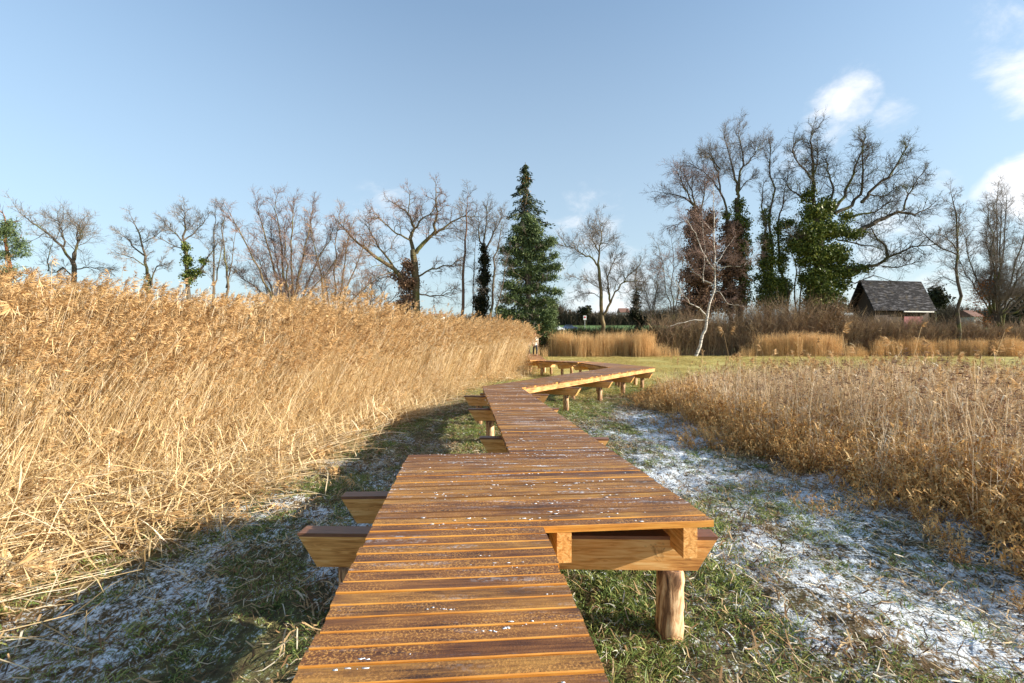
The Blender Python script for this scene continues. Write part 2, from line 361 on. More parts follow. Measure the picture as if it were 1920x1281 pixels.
def frost_at(X, Y):
    n = fbm(X * 1.5 + .25 * Y, Y * 1.0, 21, 4); f2 = fbm(X * 6, Y * 3.2, 31, 3)
    v = (n - .5) * 2.6 + (f2 - .5) * 1.2
    dr = np.interp(Y, [2.0, 2.7, 10.5, 18], [1.0, 1.19, .25, 5.0])                 # right edge of the deck
    right = np.interp(X - dr, [-.8, 0, .35, .8, 1.4, 2.2, 3.0, 3.6, 5], [.1, .22, .42, .62, .78, .92, .9, .7, .2]) - np.clip((Y - 8) / 8, 0, .5)
    d = X - xr(Y); bank = np.interp(d, [-2.0, -1.1, -.2, .6, 1.3], [0, .85, .9, .6, .1]) * np.clip((15.5 - Y) / 4, 0, 1)
    left = np.interp(X, [-4.6, -3.8, -2.6, -1.3, -.9, .2], [-.1, .22, .58, .68, .3, .1]) - np.clip((Y - 5.2) / 5, 0, .25) - np.clip((Y - 9) / 8, 0, .4)
    side = np.where(X > 0, np.maximum(right, bank), left)
    return np.clip(side + v * .55, 0, 1)
def axis(lo, hi, fine0, fine1, step, growth):
    a = list(np.arange(fine0, fine1, step)); s = step; x = fine1
    while x < hi: a.append(x); s *= growth; x += s
    a.append(hi); s = step; x = fine0 - step; pre = []
    while x > lo: pre.append(x); s *= growth; x -= s
    pre.append(lo); return np.array(pre[::-1] + a)
xs = axis(-900, 900, -6, 7, .055, 1.12); ys = axis(-60, 2500, 1.2, 15, .055, 1.09)
GX, GY = np.meshgrid(xs, ys); X = GX.ravel(); Y = GY.ravel()
Z = ground_z(X, Y) + rough_z(X, Y)
nx, ny = len(xs), len(ys); I = np.arange(nx * ny).reshape(ny, nx)
Q = np.stack([I[:-1, :-1], I[:-1, 1:], I[1:, 1:], I[1:, :-1]], -1).reshape(-1, 4)
litter = np.clip((xb(Y) + .5 - X) / .7, 0, 1) + np.clip((X - xr(Y) + .35) / .6, 0, 1) * (Y < 19) + np.clip(fbm(X * 1.3, Y * 1.1, 77) * 2.2 - 1.15, 0, .8) * (Y < 14)
far = np.clip((Y + (X < 0) * -2 - 12) / 7, 0, 1)
new_mesh('ground', np.stack([X, Y, Z], 1), Q, mats=[M['ground']], tint={'frost': frost_at(X, Y), 'litter': np.clip(litter, 0, 1), 'far': far}, smooth=True)['kind'] = 'structure'

# ------------------------------------------------------------------ boardwalk
DZ = CAMZ - 1.05                                  # deck top
TH = .038
bw = empty('boardwalk', (0, 2, 0)); tag(bw, 'zigzag timber boardwalk of brown frost-flecked planks on log posts above the meadow', 'boardwalk')
rng = np.random.default_rng(5); random.seed(5)
BWO = np.array((0, 2, 0.0))
def local(o): o.location = Vector(o.location) - Vector(BWO) if o.parent is bw else o.location; return o
def deck(L0, R0, L1, R1, name='deck', name_key='', pitch=.0905, gap=.0085, along0=0.0):
    L0, R0, L1, R1 = [np.array(p, float) for p in (L0, R0, L1, R1)]
    ln = (np.linalg.norm(L1 - L0) + np.linalg.norm(R1 - R0)) / 2; n = max(1, round(ln / pitch))
    V = []; Qd = []; mi = []; ti = []; al = []; ac = []; ed = []; pdark = .12 if name_key == 's1' else .8
    base = 0
    for i in range(n):
        a0 = i / n; a1 = (i + 1) / n - gap / ln
        j = rng.normal(0, .0025, 2); dz = rng.normal(0, .0012); tnt = np.clip(rng.normal(.5, .30), 0, 1); dk = float(rng.random() < pdark and i > 0)
        dl = rng.normal(0, .004, 2)
        pts = [L0 + (L1 - L0) * a0, R0 + (R1 - R0) * a0, R0 + (R1 - R0) * a1, L0 + (L1 - L0) * a1]
        d = (pts[1] - pts[0]); w = np.linalg.norm(d); d = d / w
        pts = [pts[0] - d * dl[0], pts[1] + d * dl[1], pts[2] + d * dl[1], pts[3] - d * dl[0]]
        u = (pts[3] - pts[0]); wu = np.linalg.norm(u); u = u / wu
        # cross-section with a small chamfer so the edge catches light
        ch = .0035; ns = 7
        prof = [(0, -TH), (0, -ch), (ch, 0), (wu - ch, 0), (wu, -ch), (wu, -TH)]
        pm = [1, 1, 0, 1, 1, 1]
        bowa = rng.normal(0, .0015)
        for s in range(ns):
            t = s / (ns - 1)
            e0 = pts[0] + (pts[1] - pts[0]) * t; e1 = pts[3] + (pts[2] - pts[3]) * t; uu = (e1 - e0); L_ = np.linalg.norm(uu); uu = uu / L_
            for (q, z) in prof:
                p = e0 + uu * min(q * L_ / wu, L_)
                V.append((p[0], p[1], DZ + z + dz + bowa * math.sin(t * 3.14))); ti.append(tnt); ed.append(dk); al.append(t * w + 13.7 * i); ac.append(q + i * .37 if abs(z) < .01 else q + z + i * .37)
        k = 6
        for s in range(ns - 1):
            for f in range(k):
                g = (f + 1) % k
                a = base + s * k + f; b_ = base + s * k + g; c = base + (s + 1) * k + g; d_ = base + (s + 1) * k + f
                Qd.append((a, d_, c, b_)); mi.append(pm[f])
        for s, fl in ((0, False), (ns - 1, True)):
            r_ = [base + s * k + f for f in range(k)]
            for q4 in ((r_[0], r_[1], r_[4], r_[5]), (r_[1], r_[2], r_[3], r_[4])):
                Qd.append(q4 if not fl else q4[::-1]); mi.append(1)
        base += k * ns
    V = np.array(V) - BWO
    o = new_mesh(name, V, Qd, mats=[M['plank'], M['plank_edge']], mi=mi, tint={'tint': ti, 'along': al, 'across': ac, 'dark_edge': ed}, parent=bw)
    return o
A = dict(
    s1=((-.40, -1.45), (.585, -1.37), (-.79, 2.592), (.178, 2.668)),
    pf=((-.79, 2.60), (1.186, 2.757), (-.963, 4.350), (.957, 4.540)),
    s2=((-.022, 4.452), (.957, 4.546), (-.66, 10.62), (.225, 10.60)),
    s3=((-.69, 10.98), (.215, 10.66), (4.15, 19.25), (5.84, 19.15)),
    s4=((3.95, 19.33), (5.84, 19.23), (3.35, 23.5), (4.15, 24.7)),
    s5=((3.30, 23.6), (4.10, 24.78), (1.3, 25.6), (1.6, 26.75)),
    s6=((1.0, 26.1), (1.95, 26.9), (1.15, 38), (2.15, 38)))
for k_, q in A.items(): deck(*q, name_key=k_)
# wedge boards filling the bend between second and third run
deck((-.665, 10.63), (.225, 10.61), (-.685, 10.97), (.215, 10.65), pitch=.12)

def beam(name, p0, p1, wdt, ztop, hgt, mats=('timber', 'timber')):
    """straight squared timber from p0 to p1"""
    p0 = np.array(p0, float); p1 = np.array(p1, float); d = p1 - p0; ln = np.linalg.norm(d); ang = math.atan2(d[1], d[0])
    mb = MB(); x, y = ln / 2, wdt / 2; c = .004
    # chamfered long box (local X along the beam)
    sec = [(-y, -hgt), (y, -hgt), (y, -c), (y - c, 0), (-y + c, 0), (-y, -c)]
    V = [(-x, a, z) for a, z in sec] + [(x, a, z) for a, z in sec]; k = 6
    Q = [(f, (f + 1) % k, (f + 1) % k + k, f + k) for f in range(k)] + [(0, 5, 2, 1), (5, 4, 3, 2), (6, 7, 8, 11), (11, 8, 9, 10)]
    mm = [0, 0, 0, 1, 0, 0, 0, 0, 0, 0]
    mb.add(V, Q, m=np.array(mm))
    o = mb.build(name, [M[mats[0]], M[mats[1]]], bw)
    o.location = Vector(((p0[0] + p1[0]) / 2, (p0[1] + p1[1]) / 2, ztop)) - Vector(BWO); o.rotation_euler = (0, 0, ang)
    return o
def joists(key, inset=.1, start=0.0, end=0.0, zt=DZ - TH - .001, hj=.18, mats=('timber', 'timber')):
    L0, R0, L1, R1 = [np.array(p, float) for p in A[key]]
    for side in (0, 1):
        a, b_, oa, ob = (L0, L1, R0, R1) if side == 0 else (R0, R1, L0, L1)
        ia = (oa - a) / np.linalg.norm(oa - a) * (inset + .0425); ib = (ob - b_) / np.linalg.norm(ob - b_) * (inset + .0425)
        p0 = a + ia; p1 = b_ + ib; d = (p1 - p0) / np.linalg.norm(p1 - p0)
        beam('joist', p0 - d * start, p1 + d * end, .085, zt, hj, mats)
joists('s1'); joists('s2', start=-.0); joists('s3', .012, hj=.125, mats=('timber_side', 'timber_side')); joists('s4', .05, hj=.13, mats=('timber_side', 'timber_side')); joists('s5', .05, hj=.13, mats=('timber_side', 'timber_side')); joists('s6', .1)
# platform joists: two under the right half in front, one pair under the left half
beam('joist', (.300, 2.690), (.135, 4.38), .085, DZ - TH - .001, .18)
beam('joist', (1.045, 2.748), (.860, 4.48), .085, DZ - TH - .001, .18)
beam('joist', (-.655, 2.70), (-.82, 4.36), .085, DZ - TH - .001, .18)
def bearer(pl, pr, posts=(.24, .76), ztop=DZ - .167, hgt=.208, thick=.12, slant=.13, prad=.073, ground=None):
    """pl, pr: the two upper ends of the bearer, seen from above"""
    pl = np.array(pl, float); pr = np.array(pr, float); d = pr - pl; ln = np.linalg.norm(d); ang = math.atan2(d[1], d[0]); x = ln / 2; y = thick / 2
    cap = .018; s2 = slant * cap / hgt
    mb = MB()
    prof = [(-x + slant, -hgt), (x - slant, -hgt), (x - s2, -cap), (x, 0), (x - .012, .004), (-x + .012, .004), (-x, 0), (-x + s2, -cap)]
    V = [(a, -y, z) for a, z in prof] + [(a, y, z) for a, z in prof]
    Q = [(0, 1, 2, 7), (7, 2, 3, 6), (6, 3, 4, 5), (8, 15, 10, 9), (15, 14, 11, 10), (14, 13, 12, 11)]; mm = [0, 1, 1, 0, 1, 1]
    for f in range(8):
        g = (f + 1) % 8; Q.append((f, f + 8, g + 8, g)); mm.append(0 if f in (0, 1, 7) else 1)
    mb.add(V, Q, m=np.array(mm))
    b_ = mb.build('bearer', [M['timber'], M['timber_cap']], bw)
    c = (pl + pr) / 2
    b_.location = Vector((c[0], c[1], ztop)) - Vector(BWO); b_.rotation_euler = (0, 0, ang)
    for t in posts:
        lx = -x + t * ln; pw = pl + d * t; gz = float(ground_z(pw[0], pw[1])) - .12
        pm = MB(); seedp = random.uniform(0, 9); H = ztop - hgt - gz - .002; pts = [(0, 0, -H + H * i / 8) for i in range(9)]
        pts = [(random.uniform(-.003, .003), random.uniform(-.003, .003), -H + H * i / 16) for i in range(17)]; rr = [prad * (1.07 - .07 * i / 16 + random.uniform(-.025, .025)) for i in range(17)]
        tube(pm, pts, rr, 24)
        v = pm.v[0]; ang_ = np.arctan2(v[:, 1], v[:, 0]); v *= np.stack([1 + .05 * np.sin(ang_ * 3 + v[:, 2] * 4 + seedp) + .03 * np.sin(ang_ * 7 + v[:, 2] * 11)] * 2 + [np.ones(len(v))], 1)
        p = pm.build('post', [M['post']], b_, smooth=True); p.location = (lx, random.uniform(-.01, .01), -hgt)
        p.rotation_euler = (random.uniform(-.015, .015), random.uniform(-.02, .02), random.uniform(0, 6))
    return b_
bearer((-1.36, 3.03), (1.285, 2.975), (.125, .893), prad=.082)               # the long one below the platform front
bearer((-1.345, 3.73), (.42, 3.80), (.2, .8))
bearer((-1.05, .75), (.95, .85), (.2, .8)); bearer((-1.0, -.9), (1.0, -.8))
bearer((-.415, 5.98), (1.215, 5.90), (.23, .80))
bearer((-.79, 8.48), (.85, 8.52)); bearer((-1.07, 10.50), (.62, 10.30), (.2, .83))
bearer((-.75, 10.98), (.85, 10.75), (.3, .8))
def on_run(key, t, wl, wr, **kw):
    L0, R0, L1, R1 = [np.array(p, float) for p in A[key]]
    l = L0 + (L1 - L0) * t; r = R0 + (R1 - R0) * t; u = (L1 + R1 - L0 - R0); u /= np.linalg.norm(u); v = np.array((u[1], -u[0]))
    c = (l + r) / 2; bearer(c - v * wl, c + v * wr, **kw)
for t in (.235, .48, .70, .93): on_run('s3', t, .8, .95)
for t in (.08, .5, .9): on_run('s4', t, .85, .8)
for t in (.35, .8): on_run('s5', t, .8, .8)
for t in (.1, .5, .9): on_run('s6', t, .8, .8)

# crumbs of frost lying on the boards: one stuff object
rg = np.random.default_rng(11); mb = MB()
def inquad(q, n):
    L0, R0, L1, R1 = [np.array(p, float) for p in A[q]]; a = rg.random(n)[:, None]; t = rg.random(n)[:, None]
    l = L0 + (L1 - L0) * t; r = R0 + (R1 - R0) * t; return l + (r - l) * (.06 + .88 * a)
ico = bpy.data.meshes.new('tmp')
import bmesh
bm = bmesh.new(); bmesh.ops.create_icosphere(bm, subdivisions=1, radius=1); bm.verts.ensure_lookup_table()
IV = np.array([v.co[:] for v in bm.verts]); IF = np.array([[v.index for v in f.verts] for f in bm.faces]); bm.free()
for q, ncl, spread, big in (('s1', 40, .035, .9), ('pf', 60, .12, 1.1), ('s2', 64, .14, 1.4)):
    extra = [(-.02, 1.72), (.06, 1.76), (.12, 1.74), (.16, 1.95), (.03, 1.62), (-.12, 1.70), (-.2, 2.2), (-.15, 2.3), (.02, 2.18), (-.5, 1.55)] if q == 's1' else []
    for c in list(inquad(q, ncl)) + [np.array(e) for e in extra]:
        if q == 's1' and (c[0] < -.35 and rg.random() < .75): continue
        sp = spread * rg.uniform(.3, 1.6)
        for k in range(int(rg.integers(2, 9))):
            p = c + rg.normal(0, 1, 2) * (sp, sp * .12); r = rg.uniform(.0015, .006) * big
            ax, ay = rg.uniform(.8, 2.2), rg.uniform(.6, 1.1)
            Vv = IV * (1 + rg.normal(0, .35, (len(IV), 1))) * (r * ax, r * ay, r * .15)
            mb.add(Vv + (p[0], p[1], DZ + r * .2 + .001), T=IF)
fo = mb.build('frost_crumbs', [M['frost']], None, smooth=True, loc=(0, 2, DZ)); tag(fo, 'white crumbs of frost scattered on the boardwalk planks', 'frost', kind='stuff')
bpy.data.meshes.remove(ico)

# ------------------------------------------------------------------ plant clumps for the stuff objects
def strip(mb, pts, wid, side, m=0, tint=.5, fold=0):
    pts = np.asarray(pts, float); k = len(pts); wid = np.asarray(wid)[:, None]
    V = np.concatenate([pts - side * wid, pts + side * wid]); i = np.arange(k - 1)
    Q = np.stack([i, i + 1, i + 1 + k, i + k], -1); mb.add(V, Q, m=m, tint=tint)
def unit(v): return v / (np.linalg.norm(v) + 1e-9)
def reed_clump(seed, ns, rad, h0, h1, lean, jit, leaves, pan, stem_r=.0032, flat=0, mats=('reed', 'panicle'), curly=0, pan_n=32, leafL=(.22, .42), leafw=.0075, droop=-.55, up_l=1.3):
    r = np.random.default_rng(seed); mb = MB()
    for s in range(ns):
        a = r.uniform(0, 6.28); q = rad * math.sqrt(r.random()); p = np.array((q * math.cos(a), q * math.sin(a), 0.0))
        h = r.uniform(h0, h1); dx = lean + r.normal(0, jit); dy = r.normal(0, jit * .8)
        d = unit(np.array((dx, dy, 1.0 if not flat else r.uniform(.02, flat)))); bend = np.array((r.normal(lean * .5, .12), r.normal(0, .1), -.10 if not flat else -.25)) * .35
        k = 7; pts = [p]; cur = d.copy()
        for i in range(k - 1): pts.append(pts[-1] + cur * h / (k - 1)); cur = unit(cur + bend * (i / k + .3))
        pts = np.array(pts)
        if flat: pts[:, 2] = np.maximum(pts[:, 2], .01)
        tn = np.clip(r.normal(.62, .2), 0, 1)
        if r.random() < .14: tn = min(1, tn + .25)
        mb.segs(pts[:-1], pts[1:], np.linspace(1, .55, k - 1) * stem_r, np.linspace(.95, .5, k - 1) * stem_r, 3, 0, np.linspace(tn - .22, tn, k - 1))
        for l in range(r.poisson(leaves)):
            t = r.uniform(.12, .93); j = int(t * (k - 1)); b0 = pts[j] + (pts[j + 1] - pts[j]) * (t * (k - 1) - j)
            az = r.uniform(0, 6.28); ln = r.uniform(*leafL); el = r.uniform(.3, 1.2)
            dd = unit(np.array((math.cos(az) + .5 * (not curly), math.sin(az), el * up_l))); side = unit(np.cross(dd, (0, 0, 1.0)))
            lp = [b0]; cd = dd; n_l = 5
            for i in range(n_l - 1):
                lp.append(lp[-1] + cd * ln / (n_l - 1)); g = droop if not curly else r.normal(-.6, .9) * curly
                cd = unit(cd + np.array((r.normal(0, .12 + curly * .5), r.normal(0, .12 + curly * .5), g)))
            lp = np.array(lp)
            if flat: lp[:, 2] = np.maximum(lp[:, 2], .005)
            strip(mb, lp, np.array([.5, 1, .9, .6, .08]) * leafw * (1 + curly), side, 0, np.clip(r.normal(.5, .2), 0, 1))
        if r.random() < pan:
            top = pts[-1]; hd = unit(np.array((.7 + r.normal(0, .35), r.normal(0, .4), -.1))); n = int(pan_n * 1.35); L_ = r.uniform(.17, .32)
            t = r.random(n); ax = unit(cur + (0, 0, .2)); b0 = top + np.outer(t, ax * L_) * .9 + np.outer(t ** 2, hd) * L_ * .55 + np.outer(t ** 2, (0, 0, -.25)) * L_
            dv = hd * .9 + r.normal(0, .45, (n, 3)) + np.array((0, 0, -.15)) + ax * .25; dv /= np.linalg.norm(dv, axis=1, keepdims=True)
            ll = (L_ * .42 * (1.15 - t))[:, None]
            sd_ = np.cross(dv, r.normal(0, 1, (n, 3))); sd_ /= np.linalg.norm(sd_, axis=1, keepdims=True) + 1e-9
            mb.quads(b0 + dv * ll * .5, dv * ll * .5, sd_ * ll * .12, 1, np.clip(r.normal(.5, .22, n), 0, 1))
    return mb.build('reed_clump', [M[x] for x in mats], link=False)
def variants(name, fns):
    c = bpy.data.collections.new(name)
    for f in fns: c.objects.link(f)
    return c
def scatter(name, coll, P, rot, scl, label, cat):
    """ONE stuff object whose points carry the clumps"""
    nvar = len(coll.objects); n = len(P); r = np.random.default_rng(len(name))
    me = bpy.data.meshes.new(name); me.vertices.add(n); c0 = np.asarray(P, np.float32); me.vertices.foreach_set('co', c0.ravel())
    for nm, ty, data in (('rot', 'FLOAT_VECTOR', np.asarray(rot, np.float32).ravel()), ('scl', 'FLOAT_VECTOR', np.asarray(scl, np.float32).ravel())):
        a = me.attributes.new(nm, ty, 'POINT'); a.data.foreach_set('vector', data)
    a = me.attributes.new('idx', 'INT', 'POINT'); a.data.foreach_set('value', r.integers(0, nvar, n).astype(np.int32))
    o = bpy.data.objects.new(name, me); COL.objects.link(o)
    g = bpy.data.node_groups.new(name + '_nodes', 'GeometryNodeTree')
    g.interface.new_socket('Geometry', in_out='INPUT', socket_type='NodeSocketGeometry'); g.interface.new_socket('Geometry', in_out='OUTPUT', socket_type='NodeSocketGeometry')
    gi = g.nodes.new('NodeGroupInput'); go = g.nodes.new('NodeGroupOutput'); iop = g.nodes.new('GeometryNodeInstanceOnPoints')
    ci = g.nodes.new('GeometryNodeCollectionInfo'); ci.inputs['Collection'].default_value = coll; ci.inputs['Separate Children'].default_value = True; ci.inputs['Reset Children'].default_value = True
    def attr(nm, ty):
        q = g.nodes.new('GeometryNodeInputNamedAttribute'); q.data_type = ty; q.inputs[0].default_value = nm
        return [s for s in q.outputs if s.enabled and s.name == 'Attribute'][0]
    e2r = g.nodes.new('FunctionNodeEulerToRotation')
    g.links.new(attr('rot', 'FLOAT_VECTOR'), e2r.inputs[0]); g.links.new(e2r.outputs[0], iop.inputs['Rotation'])
    g.links.new(attr('scl', 'FLOAT_VECTOR'), iop.inputs['Scale']); g.links.new(attr('idx', 'INT'), iop.inputs['Instance Index'])
    iop.inputs['Pick Instance'].default_value = True
    g.links.new(gi.outputs[0], iop.inputs['Points']); g.links.new(ci.outputs[0], iop.inputs['Instance']); g.links.new(iop.outputs[0], go.inputs[0])
    md = o.modifiers.new('clumps', 'NODES'); md.node_group = g
    return tag(o, label, cat, kind='stuff')
def pts_in(n, x0, x1, y0, y1, seed):
    r = np.random.default_rng(seed); return r.uniform(x0, x1, n), r.uniform(y0, y1, n), r

# tall reed bed on the left
reeds = variants('reed_variants', [reed_clump(100 + i, 19, .22, 2.25, 2.85, .24, .13, 3.2, .85, stem_r=.0042, leafw=.006, droop=-.28, up_l=1.6) for i in range(6)])
lean = variants('leaning_reed_variants', [reed_clump(120 + i, 11, .3, 1.2, 2.3, .30, .40, 2.6, .35, stem_r=.0045, leafw=.006, droop=-.3) for i in range(5)])
strawpile = variants('fallen_reed_variants', [reed_clump(140 + i, 26, .4, .5, 1.3, .25, 1.1, 2.0, .12, flat=.30, stem_r=.0042, leafw=.006, droop=-.2) for i in range(6)])
x, y, r = pts_in(60000, -42, 2.5, 2.2, 50, 1)
wob = (fbm(x * .5, y * .5, 5) - .5) * 1.2 + (fbm(x * 1.7, y * 1.7, 15) - .5) * .6
dist = xb(y) - .35 + wob * np.clip(y / 12, .6, 1) - x                                    # how deep in the bed
inner = (dist > np.interp(y, [2, 5, 9, 14], [1.5, 1.3, .7, .25])) & (dist < 9.0) & (x > -1.18 * y - 1.5)
dens = np.interp(y, [2, 8, 20, 50], [.85, .7, .4, .22]) * np.interp(dist, [0, 3, 9], [1, .8, .35])
keep = inner & (r.random(len(x)) < dens * .62)
# a thinner gap in front of the walkers
los = (np.abs(x - y * (1001 - 960) / F) < .42) & (y > 18); keep &= ~(los & (r.random(len(x)) < .96))
kx, ky = x[keep], y[keep]; n = len(kx); sc = r.normal(1, .07, n) * (1 + (fbm(kx * .35, ky * .35, 8) - .5) * .30) * np.interp(dist[keep] / np.interp(ky, [3, 5, 8, 12, 16], [3.2, 2.9, 1.9, 1.0, .5]), [.2, .5, 1.0, 1.6], [.50, .70, .96, 1.0]) * np.interp(ky, [2, 6, 12, 20, 50], [.93, .95, .97, .98, 1.03])
scatter('reed_bed', reeds, np.stack([kx, ky, ground_z(kx, ky) - .03], 1), np.stack([r.normal(0, .05, n), r.normal(0, .06, n), r.normal(0, .45, n)], 1), np.stack([sc, sc, sc], 1),
        'dense bed of tall golden reeds with feathery heads left of the boardwalk', 'reeds')
print('reeds', n)
x, y, r = pts_in(16000, -20, 2.5, 2.2, 34, 2); wob = (fbm(x * .5, y * .5, 5) - .5) * 1.2
dist = xb(y) - .35 + wob * np.clip(y / 12, .6, 1) - x
keep = (dist > np.interp(y, [2, 5, 9, 14], [.75, .6, .25, .0])) & (dist < 2.3) & (r.random(len(x)) < .5) & (x > -1.18 * y - 1)
kx, ky = x[keep], y[keep]; n = len(kx); sc = r.uniform(.65, 1.1, n) * np.interp(dist[keep], [0, 1.2, 2.3], [.55, .85, 1.1])
scatter('leaning_reeds', lean, np.stack([kx, ky, ground_z(kx, ky) - .03], 1), np.stack([r.normal(0, .14, n), r.normal(0, .14, n), r.uniform(-.9, .9, n)], 1), np.stack([sc, sc, sc], 1),
        'tangled leaning reed stems along the front of the tall left bed', 'reeds')
x, y, r = pts_in(14000, -9, 2.5, 1.9, 30, 3); dist = xb(y) - .45 + (fbm(x * .8, y * .8, 6) - .5) * 1.5 - x
keep = (dist > -.25) & (dist < 2.6) & (r.random(len(x)) < np.interp(y, [2, 6, 14, 30], [1, .8, .35, .2]))
kx, ky = x[keep], y[keep]; n = len(kx); sc = r.uniform(.6, 1.15, n); dd = dist[keep]
hz = np.interp(dd, [-.2, .3, 1.2, 2.4], [0, .05, .34, .5]) * np.interp(ky, [2, 6, 12], [1, .8, .45]) * r.uniform(.0, 1.1, n)
scatter('fallen_reeds', strawpile, np.stack([kx, ky, ground_z(kx, ky) + hz], 1), np.stack([r.normal(0, .15, n), r.normal(0, .18, n), r.uniform(-3.1, 3.1, n)], 1), np.stack([sc, sc, sc * r.uniform(.8, 1.5, n)], 1),
        'matted fallen straw coloured reeds at the foot of the left bed', 'reeds')

# lower brown reeds and dead weeds on the right
low = variants('low_reed_variants', [reed_clump(200 + i, 9, .26, 0.7, 1.6, .02, .20, 3.2, .35, stem_r=.0044, mats=('weed', 'dark_panicle'), pan_n=12, leafL=(.12, .3), leafw=.0085) for i in range(6)])
curl = variants('curled_weed_variants', [reed_clump(220 + i, 13, .24, .18, .62, .0, .55, 8, .0, stem_r=.003, mats=('dryleaf', 'dryleaf'), curly=.8, leafL=(.06, .15), leafw=.006) for i in range(6)])
tall = variants('tall_reed_variants', [reed_clump(240 + i, 1, .02, 1.75, 2.25, .0, .16, 3, 1, stem_r=.0068, mats=('reed', 'panicle'), pan_n=50) for i in range(6)])
x, y, r = pts_in(16000, 3, 24, 1.6, 19.5, 4); wob = (fbm(x * .6, y * .6, 45) - .5) * 1.8 + (fbm(x * 2, y * 2, 46) - .5) * 1.0
d2 = x - xr(y) - wob
keep = (d2 > .35) & (d2 < 12) & (r.random(len(x)) < np.interp(d2, [.3, 1.5, 4], [.10, .28, .34])) & (x < 1.16 * y + 2.5)
kx, ky = x[keep], y[keep]; n = len(kx); sc = r.uniform(.72, 1.12, n) * (1 + (fbm(kx * .8, ky * .8, 88) - .5) * .7) * np.interp(d2[keep], [.5, 1.6, 3.5], [.60, .85, .97]) * np.interp(ky, [3, 9, 16, 20], [1, .97, .74, .62])
scatter('low_reeds', low, np.stack([kx, ky, ground_z(kx, ky) - .02], 1), np.stack([r.normal(0, .08, n), r.normal(0, .08, n), r.uniform(-3, 3, n)], 1), np.stack([sc, sc, sc], 1),
        'waist-high brown withered reeds and weeds on the right bank', 'reeds')
print('low', n)
x, y, r = pts_in(9000, 3, 16, 1.6, 17.5, 5); wob = (fbm(x * .6, y * .6, 45) - .5) * 1.8 + (fbm(x * 2, y * 2, 46) - .5) * 1.0
d2 = x - xr(y) - wob
keep = (d2 > -.7) & (d2 < 4.5) & (r.random(len(x)) < np.interp(y, [2, 6, 17], [1.0, .8, .45]) * np.interp(d2, [-.7, -.1, .5, 2, 4.5], [.05, .28, .85, .7, .35])) & (x < 1.16 * y + 2)
kx, ky = x[keep], y[keep]; n = len(kx); sc = r.uniform(.7, 1.25, n) * np.interp(d2[keep], [-.6, 0, 1], [.4, .65, 1.1])
scatter('withered_weeds', curl, np.stack([kx, ky, ground_z(kx, ky) - .01], 1), np.stack([r.normal(0, .2, n), r.normal(0, .2, n), r.uniform(-3, 3, n)], 1), np.stack([sc, sc, sc], 1),
        'orange brown curled weeds edging the frosted strip on the right', 'weeds')
r = np.random.default_rng(6); tl = []
for px, hh, Yd in ((1325, 645, 12), (1342, 620, 13), (1385, 615, 11), (1392, 655, 9), (1432, 612, 12), (1450, 640, 10), (1470, 655, 9), (1505, 625, 12), (1520, 640, 9), (1568, 635, 12), (1600, 625, 12), (1637, 592, 9), (1655, 618, 9), (1690, 618, 10), (1712, 610, 9),
                   (1730, 650, 8), (1760, 640, 9), (1785, 620, 8), (1800, 640, 8), (1815, 650, 7), (1835, 610, 8), (1850, 635, 8), (1885, 640, 8), (1905, 655, 8), (1545, 660, 8), (1620, 660, 9), (1675, 645, 8), (1870, 630, 10)):
    X_ = (px - 960) / F * Yd; Htop = CAMZ + (640 - hh) / F * Yd; tl.append((X_, Yd + r.uniform(-.4, .4), Htop / 2.15))
for k in range(330):                                                # shorter pale stalks mixed through the weeds
    Yd = r.uniform(4, 15.5); X_ = xr(Yd) + r.uniform(.6, 8) ** 1.0
    if X_ < 1.15 * Yd + 1: tl.append((X_, Yd, r.uniform(.62, .80) * np.interp(Yd, [4, 15], [1, .85])))
tl = np.array(tl); n = len(tl)
scatter('scattered_tall_reeds', tall, np.stack([tl[:, 0], tl[:, 1], ground_z(tl[:, 0], tl[:, 1])], 1), np.stack([r.normal(0, .08, n), r.normal(0, .10, n), r.uniform(-3, 3, n)], 1), np.repeat(tl[:, 2:3], 3, 1),
        'few tall pale reed stalks rising above the brown weeds on the right', 'reeds')

# reed strips at the far side of the pasture
farreed = variants('far_reed_variants', [reed_clump(300 + i, 14, .55, 1.7, 2.8, .0, .07, 3, .8, stem_r=.008, leafw=.012, pan_n=8, mats=('farreed', 'farreed')) for i in range(4)])
def far_strip(name, px0, px1, Y0, Y1, hs, n, label, seed):
    r = np.random.default_rng(seed); Yd = r.uniform(Y0, Y1, n); px = px0 + (px1 - px0) * np.clip(.5 + (r.random(n) + r.random(n) * .12 - .56) / 1.12, 0, 1); xx = (px - 960) / F * Yd
    stray = r.random(n) < .16; px = np.where(stray, np.where(r.random(n) < .5, px0 - 30 * r.random(n) ** 1.5, px1 + 40 * r.random(n) ** 1.5), px); Yd = Yd - stray * r.uniform(0, 3, n); xx = (px - 960) / F * Yd
    e = np.where(stray, r.uniform(.35, .8, n), 1) * (np.clip(np.minimum(px - px0, px1 - px) / 8, 0, 1) * .25 + .75); Yd = Yd - (fbm(px * .03, px * 0, seed + 3) - .5) * 3; sc = hs * e * (r.normal(1, .08, n) + (fbm(xx * .45, Yd * 0, seed) - .5) * .16 + (fbm(xx * 2.5, Yd * 0, seed + 5) - .5) * .5)
    scatter(name, farreed, np.stack([xx, Yd, ground_z(xx, Yd) - .03], 1), np.stack([r.normal(0, .04, n), r.normal(0, .04, n), r.uniform(-3, 3, n)], 1), np.repeat(sc[:, None], 3, 1), label, 'reeds')
far_strip('far_reeds', 1026, 1232, 56, 60, 1.02, 620, 'golden reed strip standing before the dark hedge beyond the pasture', 7)
far_strip('orange_reeds', 1418, 1580, 57, 60, .95, 480, 'orange tinted reed patch below the ivy-clad oak', 8)
far_strip('pale_reeds', 1625, 1935, 58, 62, .78, 700, 'pale thin reed strip in front of the red hut', 9)

